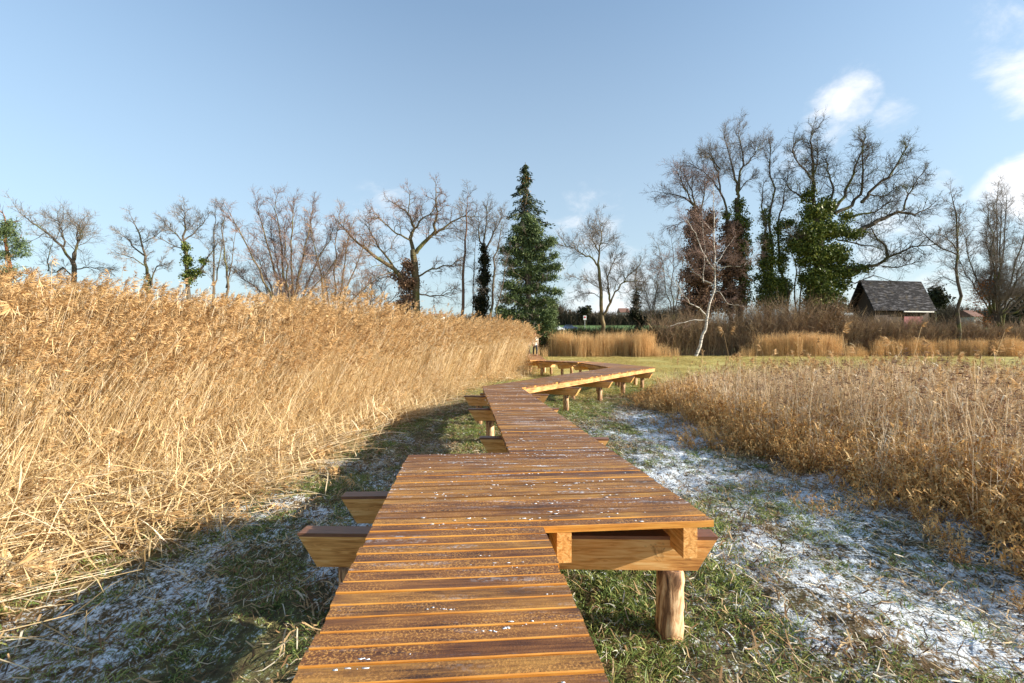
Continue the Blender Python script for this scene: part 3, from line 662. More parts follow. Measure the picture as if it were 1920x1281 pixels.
# grass, straw litter
def grass_clump(seed, nb, rad, h, mats=('grass',)):
    r = np.random.default_rng(seed); mb = MB()
    for i in range(nb):
        a = r.uniform(0, 6.28); q = rad * math.sqrt(r.random()); p = np.array((q * math.cos(a), q * math.sin(a), -.01)); az = r.uniform(0, 6.28); ln = r.uniform(.5, 1.2) * h
        d = unit(np.array((math.cos(az) * .55, math.sin(az) * .55, 1))); side = unit(np.cross(d, (math.sin(az + 1), math.cos(az + 1), .2))); pts = [p]
        for k in range(3): pts.append(pts[-1] + d * ln / 3); d = unit(d + np.array((math.cos(az) * .45, math.sin(az) * .45, -.28)))
        t = r.normal(.42, .17)
        if r.random() < .10: t = .82
        strip(mb, pts, np.array([1, .9, .6, .1]) * r.uniform(.0018, .0036), side, 0, np.clip(t, 0, .9))
    return mb.build('grass_clump', [M[mats[0]]], link=False)
def straw_clump(seed, nb, rad):
    r = np.random.default_rng(seed); mb = MB()
    for i in range(nb):
        p = np.array((*r.normal(0, rad, 2), r.uniform(.0, .03))); az = r.normal(0, .9); ln = r.uniform(.04, .17); d = np.array((math.cos(az), math.sin(az), r.normal(0, .10))); w = r.uniform(.0012, .0045)
        side = unit(np.cross(d, (0, r.normal(0, .4), 1))); pts = [p + d * ln * (k / 3 - .5) + np.array((0, 0, .012 * math.sin(k * 2.1 + i))) for k in range(4)]
        strip(mb, pts, np.array([.7, 1, 1, .5]) * w, side, 0, np.clip(r.normal(.55, .25), 0, 1))
    return mb.build('straw_clump', [M['straw']], link=False)
gv = variants('grass_variants', [grass_clump(400 + i, 60, .12, .062) for i in range(5)])
sv = variants('straw_variants', [straw_clump(420 + i, 16, .14) for i in range(6)])
x, y, r = pts_in(52000, -5, 7.5, 1.4, 22, 12)
fr = frost_at(x, y); gm = fbm(x * 1.3, y * .9, 61)
g = np.clip(.95 - fr * 1.0 + (gm - .5) * 1.8, 0.16, 1)
g = g * np.where(x < xb(y) - .2, .12, 1) * np.interp(x - xr(y), [-1.3, -.5, .4], [1, .3, .1]) * np.where((x > -.6) & (x < 1.9) & (y < 4.5), 1.15, 1) * np.where(x < -.9, .75, 1)
keep = r.random(len(x)) < g * np.interp(y, [1.5, 5, 10, 22], [.55, .5, .42, .3])
kx, ky = x[keep], y[keep]; n = len(kx); sc = r.uniform(.6, 1.35, n) * np.where((kx > 0) & (kx < 2.2) & (ky < 5), 1.25, 1.0)
scatter('grass', gv, np.stack([kx, ky, ground_z(kx, ky)], 1), np.stack([r.normal(0, .15, n), r.normal(0, .15, n), r.uniform(-3, 3, n)], 1), np.stack([sc, sc, sc], 1), 'short green grass growing through the frost beside the boardwalk', 'grass')
print('grass', n)
M['tuft'] = plant_mat('meadow_tuft', [(0, (.20, .17, .05)), (.5, (.46, .37, .13)), (1, (.70, .55, .25))], .7, .3, .4)
tv = variants('tuft_variants', [grass_clump(440 + i, 60, .30, .17, ('tuft',)) for i in range(4)])
x, y, r = pts_in(15000, -2, 60, 15, 57, 14); keep = (x < .95 * y + 4) & (x > xb(y)) & (r.random(len(x)) < (fbm(x * .5, y * .35, 91) - .28) * 2.2) & ~((x > xr(y)) & (y < 17))
kx, ky = x[keep], y[keep]; n = len(kx); sc = r.uniform(.6, 1.4, n)
scatter('meadow_tussocks', tv, np.stack([kx, ky, ground_z(kx, ky)], 1), np.stack([r.normal(0, .1, n), r.normal(0, .1, n), r.uniform(-3, 3, n)], 1), np.stack([sc * 1.6, sc * 1.6, sc], 1), 'olive and straw coloured tussocks of the open pasture', 'grass')
x, y, r = pts_in(16000, -5, 7, 1.4, 16, 13)
lm = fbm(x * 1.2, y * 1.0, 71)
keep = r.random(len(x)) < np.clip((lm - .34) * 2.8, .22, 1) * np.where(x < -.9, 1.0, np.where(x > 3, .75, .38))
kx, ky = x[keep], y[keep]; n = len(kx); sc = r.uniform(.6, 1.5, n)
scatter('straw_litter', sv, np.stack([kx, ky, ground_z(kx, ky) + .008], 1), np.stack([r.normal(0, .1, n), r.normal(0, .1, n), r.normal(.25, .8, n)], 1), np.stack([sc, sc, sc], 1), 'dry straw and leaf litter strewn over the frosted ground', 'litter')

# ------------------------------------------------------------------ trees
def P3(px, py, Y): return np.array(((px - 960) / F * Y, Y, CAMZ + (640.5 - py) / F * Y))
class Tree:
    def __init__(s, name, label, base_px, Y, seed, group=None, cat='tree'):
        s.r = random.Random(seed); s.nr = np.random.default_rng(seed); s.Y = Y; s.px = Y / F
        bx = (base_px - 960) / F * Y; s.base = np.array((bx, Y, float(hill(bx, Y)))); s.root = empty(name, s.base); tag(s.root, label, cat, group)
        s.big = []; s.small = []; s.nodes = []
    def limb(s, pts, r0, r1, dz=0, kids=0, klen=4.0, kr=None, up=.25, wig=.22, ang=(.5, 1.1), lv=2, t0=.2, klen_end=.5, tip=True, kn=7):
        kids = int(kids * 1.3 * TWIG); klen *= 1.18 * TWIG
        """pts in photograph pixels; dz = how far the limb swings towards (-) or away (+) over its length, metres; radii in metres"""
        P = [P3(a, b_, s.Y) for a, b_ in pts]; n = len(P)
        for i in range(n): P[i][1] += dz * i / max(1, n - 1)
        # smooth and roughen
        Q = [P[0]]
        for i in range(n - 1):
            for k in (1, 2, 3):
                q = P[i] + (P[i + 1] - P[i]) * k / 3
                if k < 3: q = q + s.nr.normal(0, 1, 3) * np.linalg.norm(P[i + 1] - P[i]) * .035
                Q.append(q)
        Q = np.array(Q); m = len(Q); rr = np.linspace(r0, r1, m)
        for i in range(m - 1): s.big.append((Q[i], Q[i + 1], rr[i], rr[i + 1]))
        s.nodes.append((Q, rr))
        for k in range(kids):
            t = t0 + (1 - t0) * (k + s.r.random()) / kids; j = min(m - 2, int(t * (m - 1))); p = Q[j] + (Q[j + 1] - Q[j]) * (t * (m - 1) - j)
            d = unit(Q[j + 1] - Q[j]); s.branch(p, s.off(d, s.r.uniform(*ang)), klen * (1 - (1 - klen_end) * t) * s.r.uniform(.7, 1.2), (kr or r1 * .8), lv, up, wig, kn)
        if tip: s.branch(Q[-1], unit(Q[-1] - Q[-3]), klen * .6, r1, lv, up, wig, kn)
        return Q
    def off(s, d, a):
        v = s.nr.normal(0, 1, 3); v -= d * v.dot(d); v = unit(v); return unit(d * math.cos(a) + v * math.sin(a))
    def branch(s, p, d, ln, r, lv, up, wig, kn=7):
        n = max(3, min(7, int(ln / .35))) if lv > 0 else 3; st = ln / n; rr = r
        pts = [p]; dirs = [d]
        for i in range(n):
            d = unit(d + s.nr.normal(0, wig, 3) + np.array((0, 0, up * .22))); q = p + d * st
            r2 = r * (1 - .8 * (i + 1) / n); (s.small if r < .035 else s.big).append((p, q, rr, r2)); p = q; rr = r2; pts.append(p); dirs.append(d)
        if lv > 0:
            for k in range(kn):
                i = 1 + int((n - 1) * (k + s.r.random()) / kn); i = min(i, n)
                s.branch(pts[i], s.off(dirs[i], s.r.uniform(.4, 1.0)), ln * s.r.uniform(.38, .68), max(r * .5, .008), lv - 1, up, wig, kn)
    def shape(s, bark='bark', twig='twig', minr=.0085):
        mb = MB(); a = s.big
        mb.segs([x[0] for x in a], [x[1] + (x[1] - x[0]) * .06 for x in a], [x[2] for x in a], [x[3] for x in a], 7)
        tr = mb.build('trunk', [M[bark]], s.root, smooth=True); tr.data.transform(Matrix.Translation(-Vector(s.base)))
        if s.small:
            mb = MB(); a = s.small
            mb.segs([x[0] for x in a], [x[1] for x in a], np.maximum([x[2] for x in a], minr), np.maximum([x[3] for x in a], minr * .6), 3)
            c = mb.build('crown', [M[twig]], s.root); c.data.transform(Matrix.Translation(-Vector(s.base)))
        return s
    def leaves(s, name, m, spec, size=.16, flat=.5, clump=60, csz=.35, asp=1.2):
        """spec: list of (px,py, rx_px, ry_px, count) blobs of clustered leaf faces"""
        C = []
        for (px, py, rx, ry, cnt) in spec:
            c = P3(px, py, s.Y); nc = max(1, cnt // clump)
            u = s.nr.normal(0, 1, (nc, 3)); u /= np.linalg.norm(u, axis=1, keepdims=True); u *= s.nr.random((nc, 1)) ** .45
            cc = c + u * (rx * s.px, min(rx, ry) * s.px, ry * s.px)
            C.append(np.repeat(cc, clump, 0) + s.nr.normal(0, csz, (nc * clump, 3)) * (1, 1, .75))
        C = np.concatenate(C); n = len(C); a = s.nr.normal(0, 1, (n, 3)); a /= np.linalg.norm(a, axis=1, keepdims=True); b_ = np.cross(a, s.nr.normal(0, 1, (n, 3))); b_ /= np.linalg.norm(b_, axis=1, keepdims=True) + 1e-9
        sz = s.nr.uniform(.6, 1.3, (n, 1)) * size; mb = MB(); C[:, 2] = np.maximum(C[:, 2], s.base[2] + .05)
        mb.quads(C, a * sz, b_ * sz * asp, 0, np.clip(s.nr.normal(.5, .22, n), 0, 1))
        o = mb.build(name, [M[m]], s.root); o.data.transform(Matrix.Translation(-Vector(s.base))); return o
GRP_L = 'bare trees beyond the tall reeds'; GRP_R = 'trees around the red hut'
def gpy(Y): return 640.5 + CAMZ * F / Y

TWIG = .88
# --- left: trees rising behind the reed bed
t = Tree('pine_tree', 'green pine cut off by the left edge of the picture', 12, 44, 501, GRP_L)
t.limb([(12, gpy(44)), (14, 560), (13, 470), (10, 415)], .28, .06, kids=14, klen=2.3, kr=.05, lv=1, up=.1, tip=True)
t.shape('bark_pine', 'bark')
t.leaves('needles', 'pine', [(15, 425, 18, 16, 900), (-5, 440, 26, 22, 1100), (30, 460, 20, 12, 600), (0, 480, 28, 10, 600), (32, 476, 20, 7, 400), (-10, 520, 30, 20, 1200), (10, 550, 22, 22, 900), (18, 510, 18, 12, 500), (-40, 440, 30, 60, 1500), (-30, 540, 30, 60, 1500)], .19, clump=40, csz=.26, asp=.3)
t = Tree('bare_tree', 'bare tree with wide spreading limbs next to the pine', 140, 52, 502, GRP_L)
t.limb([(146, gpy(52)), (142, 560), (139, 505), (136, 488)], .30, .2, tip=False)
t.limb([(138, 500), (120, 462), (98, 440), (80, 425), (62, 410)], .15, .04, -1, 9, 3.4, .04, lv=2)
t.limb([(120, 462), (108, 430), (92, 405)], .09, .04, 1, 7, 3, .035, lv=2)
t.limb([(137, 490), (138, 450), (134, 415)], .12, .04, 1, 9, 3, .04, lv=2)
t.limb([(140, 488), (150, 455), (165, 430)], .11, .03, -.5, 8, 2.8, .035, lv=2)
t.limb([(141, 505), (165, 500), (190, 502)], .07, .03, .5, 7, 2.2, .03, lv=2, up=.0)
t.limb([(90, 508), (72, 490), (66, 450)], .07, .03, 2, 6, 2, .03)
t.limb([(138, 520), (110, 500), (90, 508)], .08, .06, 1, 5, 2, .03)
t.shape()
t = Tree('bare_tree', 'small bare tree with zigzag trunk and low drooping limbs', 278, 50, 503, GRP_L)
t.limb([(278, gpy(50)), (279, 560), (276, 515), (273, 480), (262, 440), (247, 408)], .24, .03, 0, 8, 1.9, .035, t0=.5)
t.limb([(272, 480), (250, 465), (235, 448), (222, 440)], .09, .03, .6, 7, 1.9, .03)
t.limb([(275, 500), (255, 485), (235, 478)], .07, .03, -.6, 6, 1.6, .03)
t.limb([(285, 535), (292, 510), (300, 500), (318, 498)], .08, .03, -.6, 6, 1.5, .03)
t.limb([(268, 455), (283, 445), (296, 430)], .05, .02, .6, 5, 1.4, .025)
t.shape(twig='twig')
t.leaves('ivy', 'ivy', [(277, 530, 4, 22, 400)], .10, clump=20, csz=.15)
t = Tree('ivied_tree', 'bare crowned tree whose trunk and right limb are wrapped in ivy', 352, 50, 504, GRP_L)
t.limb([(360, gpy(50)), (354, 560), (350, 500), (346, 455)], .26, .15, tip=False)
t.limb([(346, 455), (345, 420), (343, 392)], .12, .03, .3, 9, 2.3, .035, lv=2)
t.limb([(346, 460), (335, 440), (318, 425)], .08, .03, -.6, 8, 2.1, .03)
t.limb([(346, 450), (362, 435), (378, 410)], .08, .03, .6, 8, 2.1, .03)
t.limb([(347, 468), (330, 462), (305, 448)], .06, .03, -.5, 6, 1.6, .03)
t.limb([(362, 525), (378, 500), (388, 478), (400, 458)], .14, .03, .5, 5, 1.5, .03, lv=1)
t.shape()
t.leaves('ivy', 'ivy', [(347, 465, 5, 10, 400), (351, 490, 6, 14, 700), (354, 520, 9, 16, 900), (372, 510, 7, 8, 350), (383, 490, 5, 8, 250)], .11, clump=25, csz=.2)
for i, (bx, tx, ty, lab) in enumerate(((400, 403, 395, 'slim leafless pole-like tree right of the ivied one'), (424, 414, 392, 'slender bare tree with upright branches beside the round willow'))):
    t = Tree('bare_tree', lab, bx, 50, 510 + i, GRP_L)
    t.limb([(bx, gpy(50)), (bx, 560), (bx + 1, 500), ((bx + tx) / 2, 450), (tx, ty)], .17, .02, 0, 13, 1.8, .03, t0=.35, ang=(.3, .8), up=.5)
    t.limb([(bx, 540), (bx + 8, 490), (bx + 12, 430)], .08, .02, .6, 6, 1.6, .03, up=.5)
    t.shape()
t = Tree('willow_tree', 'broad round willow with many stems fanning from the base and rosy twigs', 540, 54, 520, GRP_L)
for dx, hx, hy, r_ in ((-12, 448, 470, .11), (-8, 470, 420, .13), (-4, 500, 395, .14), (0, 530, 382, .15), (4, 560, 390, .14), (8, 590, 395, .13), (10, 618, 425, .11), (14, 636, 470, .10), (-14, 440, 510, .09), (2, 545, 430, .1), (-2, 515, 440, .1), (6, 575, 450, .1)):
    b0 = 540 + dx; t.limb([(b0, gpy(54)), (b0 + (hx - b0) * .12, 575), (b0 + (hx - b0) * .45, 575 - (575 - hy) * .42), (b0 + (hx - b0) * .78, 575 - (575 - hy) * .75), (hx, hy)], r_ * 1.2, .03, t.r.uniform(-4, 4), 20, 2.8, .032, up=.45, ang=(.3, .8), lv=2, kn=7)
t.shape('bark_yellow', 'twig_pink')
t = Tree('willow_tree', 'orange tipped willow with long slanting stems left of the big oak', 620, 56, 521, GRP_L)
for dx, hx, hy in ((-10, 600, 430), (-2, 632, 405), (6, 668, 430), (10, 690, 455), (14, 705, 520), (-6, 585, 480)):
    b0 = 625 + dx; t.limb([(b0, gpy(56)), (b0 + (hx - b0) * .2, 570), (b0 + (hx - b0) * .6, 570 - (570 - hy) * .55), (hx, hy)], .13, .03, t.r.uniform(-3, 3), 17, 3.0, .032, up=.3, ang=(.4, .9), lv=2, kn=7)
t.shape('bark_yellow', 'twig_orange')
t = Tree('oak_tree', 'large gnarled oak with brown creeper and a long mossy limb reaching left', 782, 57, 522, GRP_L)
t.limb([(783, gpy(57)), (783, 600), (780, 540), (778, 500), (775, 470)], .55, .38, tip=False)
t.limb([(770, 540), (740, 505), (700, 478), (672, 455), (655, 435)], .30, .06, -2, 14, 3.6, .05, lv=2, wig=.28)
t.limb([(740, 505), (715, 470), (695, 440), (680, 415)], .14, .04, 1, 10, 3, .045, wig=.28)
t.limb([(776, 475), (768, 445), (775, 425), (765, 400), (735, 375)], .26, .05, 1.5, 12, 3.2, .05, wig=.3)
t.limb([(775, 430), (795, 410), (815, 400)], .12, .04, -1, 8, 2.8, .045, wig=.3)
t.limb([(780, 475), (800, 452), (818, 435), (822, 400), (820, 365)], .28, .05, -1, 12, 3.0, .05, wig=.3)
t.limb([(815, 440), (838, 420), (865, 402), (888, 400)], .15, .04, 1.5, 11, 2.9, .045, wig=.3)
t.limb([(768, 450), (745, 440), (722, 420), (715, 410)], .12, .04, -1.5, 9, 2.8, .045, wig=.3)
t.limb([(782, 520), (810, 505), (845, 500), (860, 490)], .12, .04, -1, 9, 2.6, .045, wig=.3, up=.1)
t.limb([(782, 550), (805, 555), (830, 552), (850, 545)], .10, .03, 1.5, 7, 2.6, .04, wig=.3, up=.1)
t.limb([(765, 545), (735, 515), (705, 520), (685, 535)], .09, .03, 2, 7, 2.4, .04, wig=.3, up=0)
t.limb([(765, 400), (768, 380), (767, 358)], .07, .03, 0, 5, 1.8, .035)
t.shape('bark_yellow', 'twig_pink')
t.leaves('creeper', 'brown_ivy', [(762, 570, 20, 22, 3000), (766, 530, 18, 22, 2800), (770, 500, 13, 14, 1300), (750, 592, 26, 14, 1600), (745, 515, 12, 8, 400)], .12, clump=40, csz=.3)
t = Tree('bare_tree', 'low spreading orange brown tree half hidden by reeds left of the oak', 700, 60, 523, GRP_L)
for hx, hy in ((650, 545), (672, 530), (700, 525), (725, 535), (745, 550), (632, 565)):
    t.limb([(700, gpy(60)), (702 + (hx - 700) * .25, 590), (hx, hy)], .12, .03, t.r.uniform(-2, 2), 9, 2.9, .035, wig=.3)
t.shape('bark_pink', 'twig_orange')
t = Tree('bare_tree', 'tall straight reddish trunk right of the big oak', 865, 56, 524, GRP_L)
t.limb([(866, gpy(56)), (865, 600), (868, 520), (872, 450), (874, 400), (878, 362)], .24, .03, 0, 24, 2.4, .03, t0=.25, ang=(.7, 1.4), lv=2)
t.shape('bark_pink', 'twig')
t = Tree('bare_tree', 'thin pale double stem just left of the ivy column', 887, 58, 525, GRP_L)
t.limb([(886, gpy(58)), (886, 600), (888, 520), (893, 440)], .12, .02, 0, 12, 2, .025, t0=.3)
t.limb([(886, gpy(58)), (893, 580), (903, 530), (908, 440)], .1, .02, 0, 10, 2, .025, t0=.3)
t.shape('bark', 'twig')
t = Tree('ivied_tree', 'dark ivy-wrapped trunk with forked bare crown left of the spruce', 908, 57, 526, GRP_L)
t.limb([(905, gpy(57)), (906, 600), (908, 520), (908, 462)], .3, .2, tip=False)
t.limb([(908, 470), (898, 440), (896, 405)], .13, .03, .5, 9, 2.4, .035)
t.limb([(908, 465), (912, 420), (913, 390)], .1, .03, -.5, 9, 2.4, .035)
t.limb([(910, 470), (925, 435), (945, 400)], .13, .03, .5, 11, 2.5, .035)
t.shape('bark_dark', 'twig')
t.leaves('ivy', 'darkhedge', [(903, 570, 12, 28, 2600), (907, 530, 10, 25, 1800), (908, 490, 7, 22, 1100), (906, 468, 5, 8, 300)], .13, clump=40, csz=.28)
t = Tree('bare_tree', 'pale forked tree leaning out in front of the spruce on its left', 926, 54, 527, GRP_L)
t.limb([(920, gpy(54)), (918, 600), (926, 520), (933, 470), (940, 420)], .2, .03, 0, 13, 2.2, .03, t0=.3)
t.limb([(926, gpy(54)), (930, 580), (945, 520), (955, 470)], .12, .02, 0, 9, 2, .03, t0=.3)
t.shape('bark', 'twig')

TWIG = 1.0
# --- spruce and pine
def spruce(t, bx, top, bot, wpx, n, yb):
    Y = t.Y; H0 = P3(bx, top, Y)[2]; H1 = P3(bx, bot, Y)[2]; X0 = (bx - 960) / F * Y
    t.limb([(bx, gpy(Y)), (bx, (bot + top) / 2 + 40), (bx, top)], .4, .03, tip=False)
    C = []; A_ = []; br = []; ti = []
    for i in range(n):
        f = (i + .5) / n; z = H0 - (H0 - H1) * f ** 1.0; ln = wpx * t.px * min(1.0, .10 + 2.4 * f) * t.r.uniform(.40, 1.25); az = t.r.uniform(0, 6.28)
        d = np.array((math.cos(az), math.sin(az), .15)); p = np.array((X0, Y, z)); k = 7
        for j in range(k):
            q = p + d * ln / k; br.append((p, q)); p = q; d = unit(d + np.array((0, 0, -.16 if j < 4 else .16)))
            m_ = int(5 + 9 * ln / 3 * .5); c = p + t.nr.normal(0, 1, (m_, 3)) * (.10 + .05 * ln, .10 + .05 * ln, .10) - np.array((0, 0, .12)) - np.abs(t.nr.normal(0, .22, (m_, 1))) * (0, 0, 1)
            C.append(c); dd = d * .8 + t.nr.normal(0, .35, (m_, 3)) + np.array((0, 0, -.45)); A_.append(dd / np.linalg.norm(dd, axis=1, keepdims=True))
    C = np.concatenate(C); A_ = np.concatenate(A_); nn = len(C); B_ = np.cross(A_, t.nr.normal(0, 1, (nn, 3))); B_ /= np.linalg.norm(B_, axis=1, keepdims=True) + 1e-9
    mb = MB(); sz = t.nr.uniform(.14, .30, (nn, 1)); mb.quads(C, A_ * sz, B_ * sz * .55, 0, np.clip(t.nr.normal(.45, .2, nn), 0, 1))
    for p, q in br: t.big.append((p, q, .03, .02))
    return mb
t = Tree('spruce_tree', 'tall dark spruce with cones in its pointed top, highest tree in the centre', 985, 60, 530)
mb = spruce(t, 985, 308, 590, 45, 165, 600); t.shape('bark_dark')
o = mb.build('needles', [M['spruce']], t.root); o.data.transform(Matrix.Translation(-Vector(t.base)))
t.leaves('cones', 'cone', [(985, 345, 8, 22, 260), (984, 385, 12, 22, 220)], .09, clump=4, csz=.2)
t = Tree('pine_tree', 'bushy green pine in front of the spruce reaching out to the right', 992, 55, 531)
t.limb([(990, gpy(55)), (988, 590), (994, 500), (992, 430), (990, 408)], .42, .05, 0, 0, tip=False)
bl = [(990, 415, 12, 12), (978, 432, 16, 12), (1003, 432, 16, 12), (968, 452, 18, 10), (1000, 455, 22, 12), (955, 470, 18, 8), (985, 475, 22, 12), (1020, 462, 18, 10), (1034, 452, 10, 8), (1018, 485, 20, 9), (1040, 478, 8, 6), (960, 492, 20, 8), (1000, 505, 22, 9),
      (1028, 505, 18, 7), (1043, 500, 10, 5), (962, 512, 20, 8), (1015, 522, 18, 7), (1035, 520, 12, 5), (950, 535, 12, 10), (975, 545, 22, 9), (1010, 540, 18, 7), (1038, 548, 12, 6), (1048, 550, 6, 4), (955, 562, 20, 10), (990, 568, 22, 8), (1020, 565, 22, 10), (945, 585, 14, 12), (972, 590, 22, 10), (1005, 590, 24, 10), (1030, 588, 16, 10), (960, 610, 20, 8), (1000, 612, 30, 8), (1026, 608, 16, 12)]
for (px, py, rx, ry) in bl: t.limb([(991, min(600, py + 14)), ((991 + px) / 2, py + 8), (px, py)], .045, .02, t.r.uniform(-1.5, 1.5), 2, 1.2, .03, lv=1, tip=False)
t.shape('bark_dark')
t.leaves('needles', 'pine', [(a, b_, c, d, int(c * d * 6.5)) for a, b_, c, d in bl], .20, clump=36, csz=.26, asp=.45)

# --- lone tree in the middle gap
t = Tree('bare_tree', 'lone bare tree in the open gap with low fork and pale mossy trunk', 1130, 58.5, 532)
t.limb([(1131, gpy(58.5)), (1131, 625), (1129, 600), (1127, 560), (1124, 520), (1121, 495)], .30, .17, tip=False)
t.limb([(1122, 500), (1110, 485), (1092, 478), (1075, 468), (1050, 462)], .12, .03, -1, 13, 2.8, .035)
t.limb([(1121, 495), (1124, 470), (1129, 445), (1126, 415)], .13, .03, .5, 14, 2.9, .035)
t.limb([(1125, 475), (1112, 450), (1108, 420)], .08, .02, 1, 10, 2.4, .03)
t.limb([(1132, 590), (1145, 568), (1142, 545), (1140, 520), (1150, 495), (1160, 475)], .17, .03, 1, 15, 2.6, .035, t0=.25)
t.limb([(1145, 568), (1152, 548), (1168, 530), (1175, 518), (1195, 500)], .12, .03, -1, 14, 2.6, .035)
t.limb([(1128, 560), (1110, 548), (1080, 555)], .05, .02, 1, 9, 1.9, .025, up=.0)
t.limb([(1130, 545), (1105, 530), (1075, 520)], .05, .02, -1, 9, 1.9, .025, up=.0)
t.limb([(1170, 530), (1195, 525), (1215, 530)], .06, .02, 1, 9, 1.9, .025, up=.0)
t.shape('bark_yellow', 'twig')
t = Tree('ivied_tree', 'small dark ivy-clad tree right of the lone bare one', 1194, 66, 533)
t.limb([(1194, gpy(66)), (1194, 600), (1193, 550), (1192, 525)], .2, .05, 0, 14, 3.0, .035, t0=.3); t.shape('bark_dark')
t.leaves('ivy', 'darkhedge', [(1193, 560, 4, 22, 700), (1190, 590, 10, 16, 1100), (1200, 605, 12, 14, 900)], .14, clump=30, csz=.28)

# --- right group
t = Tree('ivied_tree', 'leftmost tall tree of the right group, column of reddish brown creeper under a bare fan', 1318, 66, 540, GRP_R)
t.limb([(1315, gpy(66)), (1315, 560), (1312, 460), (1303, 395)], .5, .25, tip=False)
t.limb([(1303, 395), (1290, 370), (1275, 345), (1262, 325)], .14, .03, -1, 12, 3.3, .04)
t.limb([(1303, 392), (1300, 355), (1285, 320)], .14, .03, 1, 12, 3.3, .04)
t.limb([(1300, 385), (1275, 365), (1242, 357)], .12, .03, 1, 12, 3.0, .035, up=.05)
t.limb([(1312, 400), (1318, 365), (1315, 345)], .12, .03, -1, 10, 2.8, .035)
t.limb([(1300, 410), (1280, 415), (1258, 425)], .07, .03, .5, 9, 2.6, .03, up=-.3)
t.shape('bark', 'twig_pink')
t.leaves('creeper', 'brown_ivy', [(1305, 400, 13, 15, 1015), (1310, 430, 24, 22, 3480), (1315, 470, 29, 29, 6090), (1314, 520, 35, 33, 8120), (1312, 570, 41, 31, 8120), (1332, 415, 11, 20, 1160)], .15, clump=45, csz=.33)
t = Tree('ivied_tree', 'tallest pale branched tree rising above green and brown ivy, second of the right group', 1385, 67, 541, GRP_R)
t.limb([(1388, gpy(67)), (1388, 560), (1386, 460), (1384, 400), (1382, 372)], .55, .3, tip=False)
t.limb([(1382, 380), (1381, 345), (1370, 315), (1362, 290), (1352, 262)], .2, .03, -1, 16, 3.2, .04, up=.4)
t.limb([(1382, 365), (1388, 330), (1397, 300), (1392, 260), (1392, 235)], .2, .03, 1, 16, 3.2, .04, up=.4)
t.limb([(1397, 310), (1415, 290), (1428, 270)], .1, .03, 0, 12, 2.9, .035)
t.limb([(1385, 360), (1400, 340), (1417, 328)], .09, .03, .5, 8, 2.2, .03)
t.limb([(1362, 400), (1352, 360), (1350, 320), (1338, 290), (1330, 280)], .16, .03, 1, 14, 3.0, .04)
t.limb([(1352, 365), (1335, 340), (1312, 322), (1290, 312)], .1, .03, -1, 13, 2.8, .035)
t.limb([(1384, gpy(67)), (1366, 560), (1366, 500), (1362, 400)], .3, .2, 0, tip=False)
t.limb([(1350, 318), (1330, 300), (1315, 298)], .08, .03, -1, 10, 2.7, .035)
t.shape('bark', 'twig')
t.leaves('ivy', 'ivy', [(1384, 385, 9, 15, 725), (1390, 420, 15, 24, 1885), (1393, 460, 15, 28, 2465), (1392, 510, 15, 33, 2755), (1390, 560, 17, 28, 2175), (1363, 400, 5, 22, 508)], .14, clump=40, csz=.3)
t.leaves('creeper', 'brown_ivy', [(1372, 440, 22, 28, 3480), (1370, 500, 24, 38, 5800), (1370, 560, 29, 31, 5220)], .15, clump=40, csz=.33)
t = Tree('ivied_tree', 'narrow twin-stemmed tree in green ivy between the pale tall tree and the great oak', 1440, 66, 542, GRP_R)
t.limb([(1436, gpy(66)), (1436, 560), (1434, 450), (1430, 360)], .25, .06, 0, 12, 2.4, .035, t0=.5, up=.5, ang=(.3, .7))
t.limb([(1445, gpy(66)), (1444, 560), (1442, 420), (1444, 330), (1444, 265)], .28, .03, 0, 22, 2.4, .035, t0=.45, up=.5, ang=(.3, .7))
t.limb([(1462, gpy(66)), (1462, 500), (1460, 420), (1472, 370), (1482, 320)], .22, .03, .5, 14, 2.4, .035, t0=.5)
t.shape('bark', 'twig')
t.leaves('ivy', 'ivy', [(1436, 410, 6, 24, 652), (1438, 450, 11, 22, 1450), (1440, 490, 17, 22, 2755), (1438, 530, 22, 24, 3770), (1445, 565, 27, 22, 3915), (1460, 440, 5, 33, 725), (1463, 490, 10, 28, 1305), (1468, 540, 16, 24, 2175), (1480, 420, 17, 13, 870), (1490, 450, 20, 15, 1160)], .14, clump=40, csz=.32)
t = Tree('oak_tree', 'great ivy-clad oak with sinuous dark limbs sweeping out over the hut', 1535, 64, 543, GRP_R)
K = dict(wig=.30, lv=2)
t.limb([(1540, gpy(64)), (1540, 600), (1538, 520), (1535, 450), (1530, 400)], .85, .5, tip=False)
t.limb([(1535, 430), (1527, 380), (1526, 335), (1525, 290), (1522, 262), (1530, 245)], .32, .04, .5, 16, 3.4, .05, **K)
t.limb([(1528, 345), (1512, 325), (1495, 312), (1482, 295), (1480, 275)], .15, .04, -1, 13, 3.0, .045, **K)
t.limb([(1522, 380), (1500, 365), (1485, 350), (1478, 330)], .12, .04, 1, 10, 2.8, .04, **K)
t.limb([(1527, 325), (1536, 300), (1538, 275)], .12, .04, .5, 10, 2.8, .04, **K)
t.limb([(1545, 400), (1566, 355), (1562, 325), (1558, 295)], .2, .04, 1, 14, 3.0, .045, **K)
t.limb([(1555, 400), (1582, 370), (1596, 328), (1605, 295), (1610, 270)], .24, .04, -1, 16, 3.1, .045, **K)
t.limb([(1565, 400), (1600, 385), (1622, 350), (1625, 300), (1627, 262)], .26, .04, 1, 17, 3.2, .045, **K)
t.limb([(1615, 380), (1640, 350), (1665, 328), (1680, 300), (1690, 282)], .22, .04, -1, 17, 3.2, .045, **K)
t.limb([(1630, 365), (1668, 365), (1692, 345)], .1, .03, 1, 12, 2.7, .04, **K)
t.limb([(1560, 440), (1610, 435), (1650, 412), (1690, 395), (1725, 400), (1755, 385)], .42, .05, 1, 19, 3.2, .05, **K)
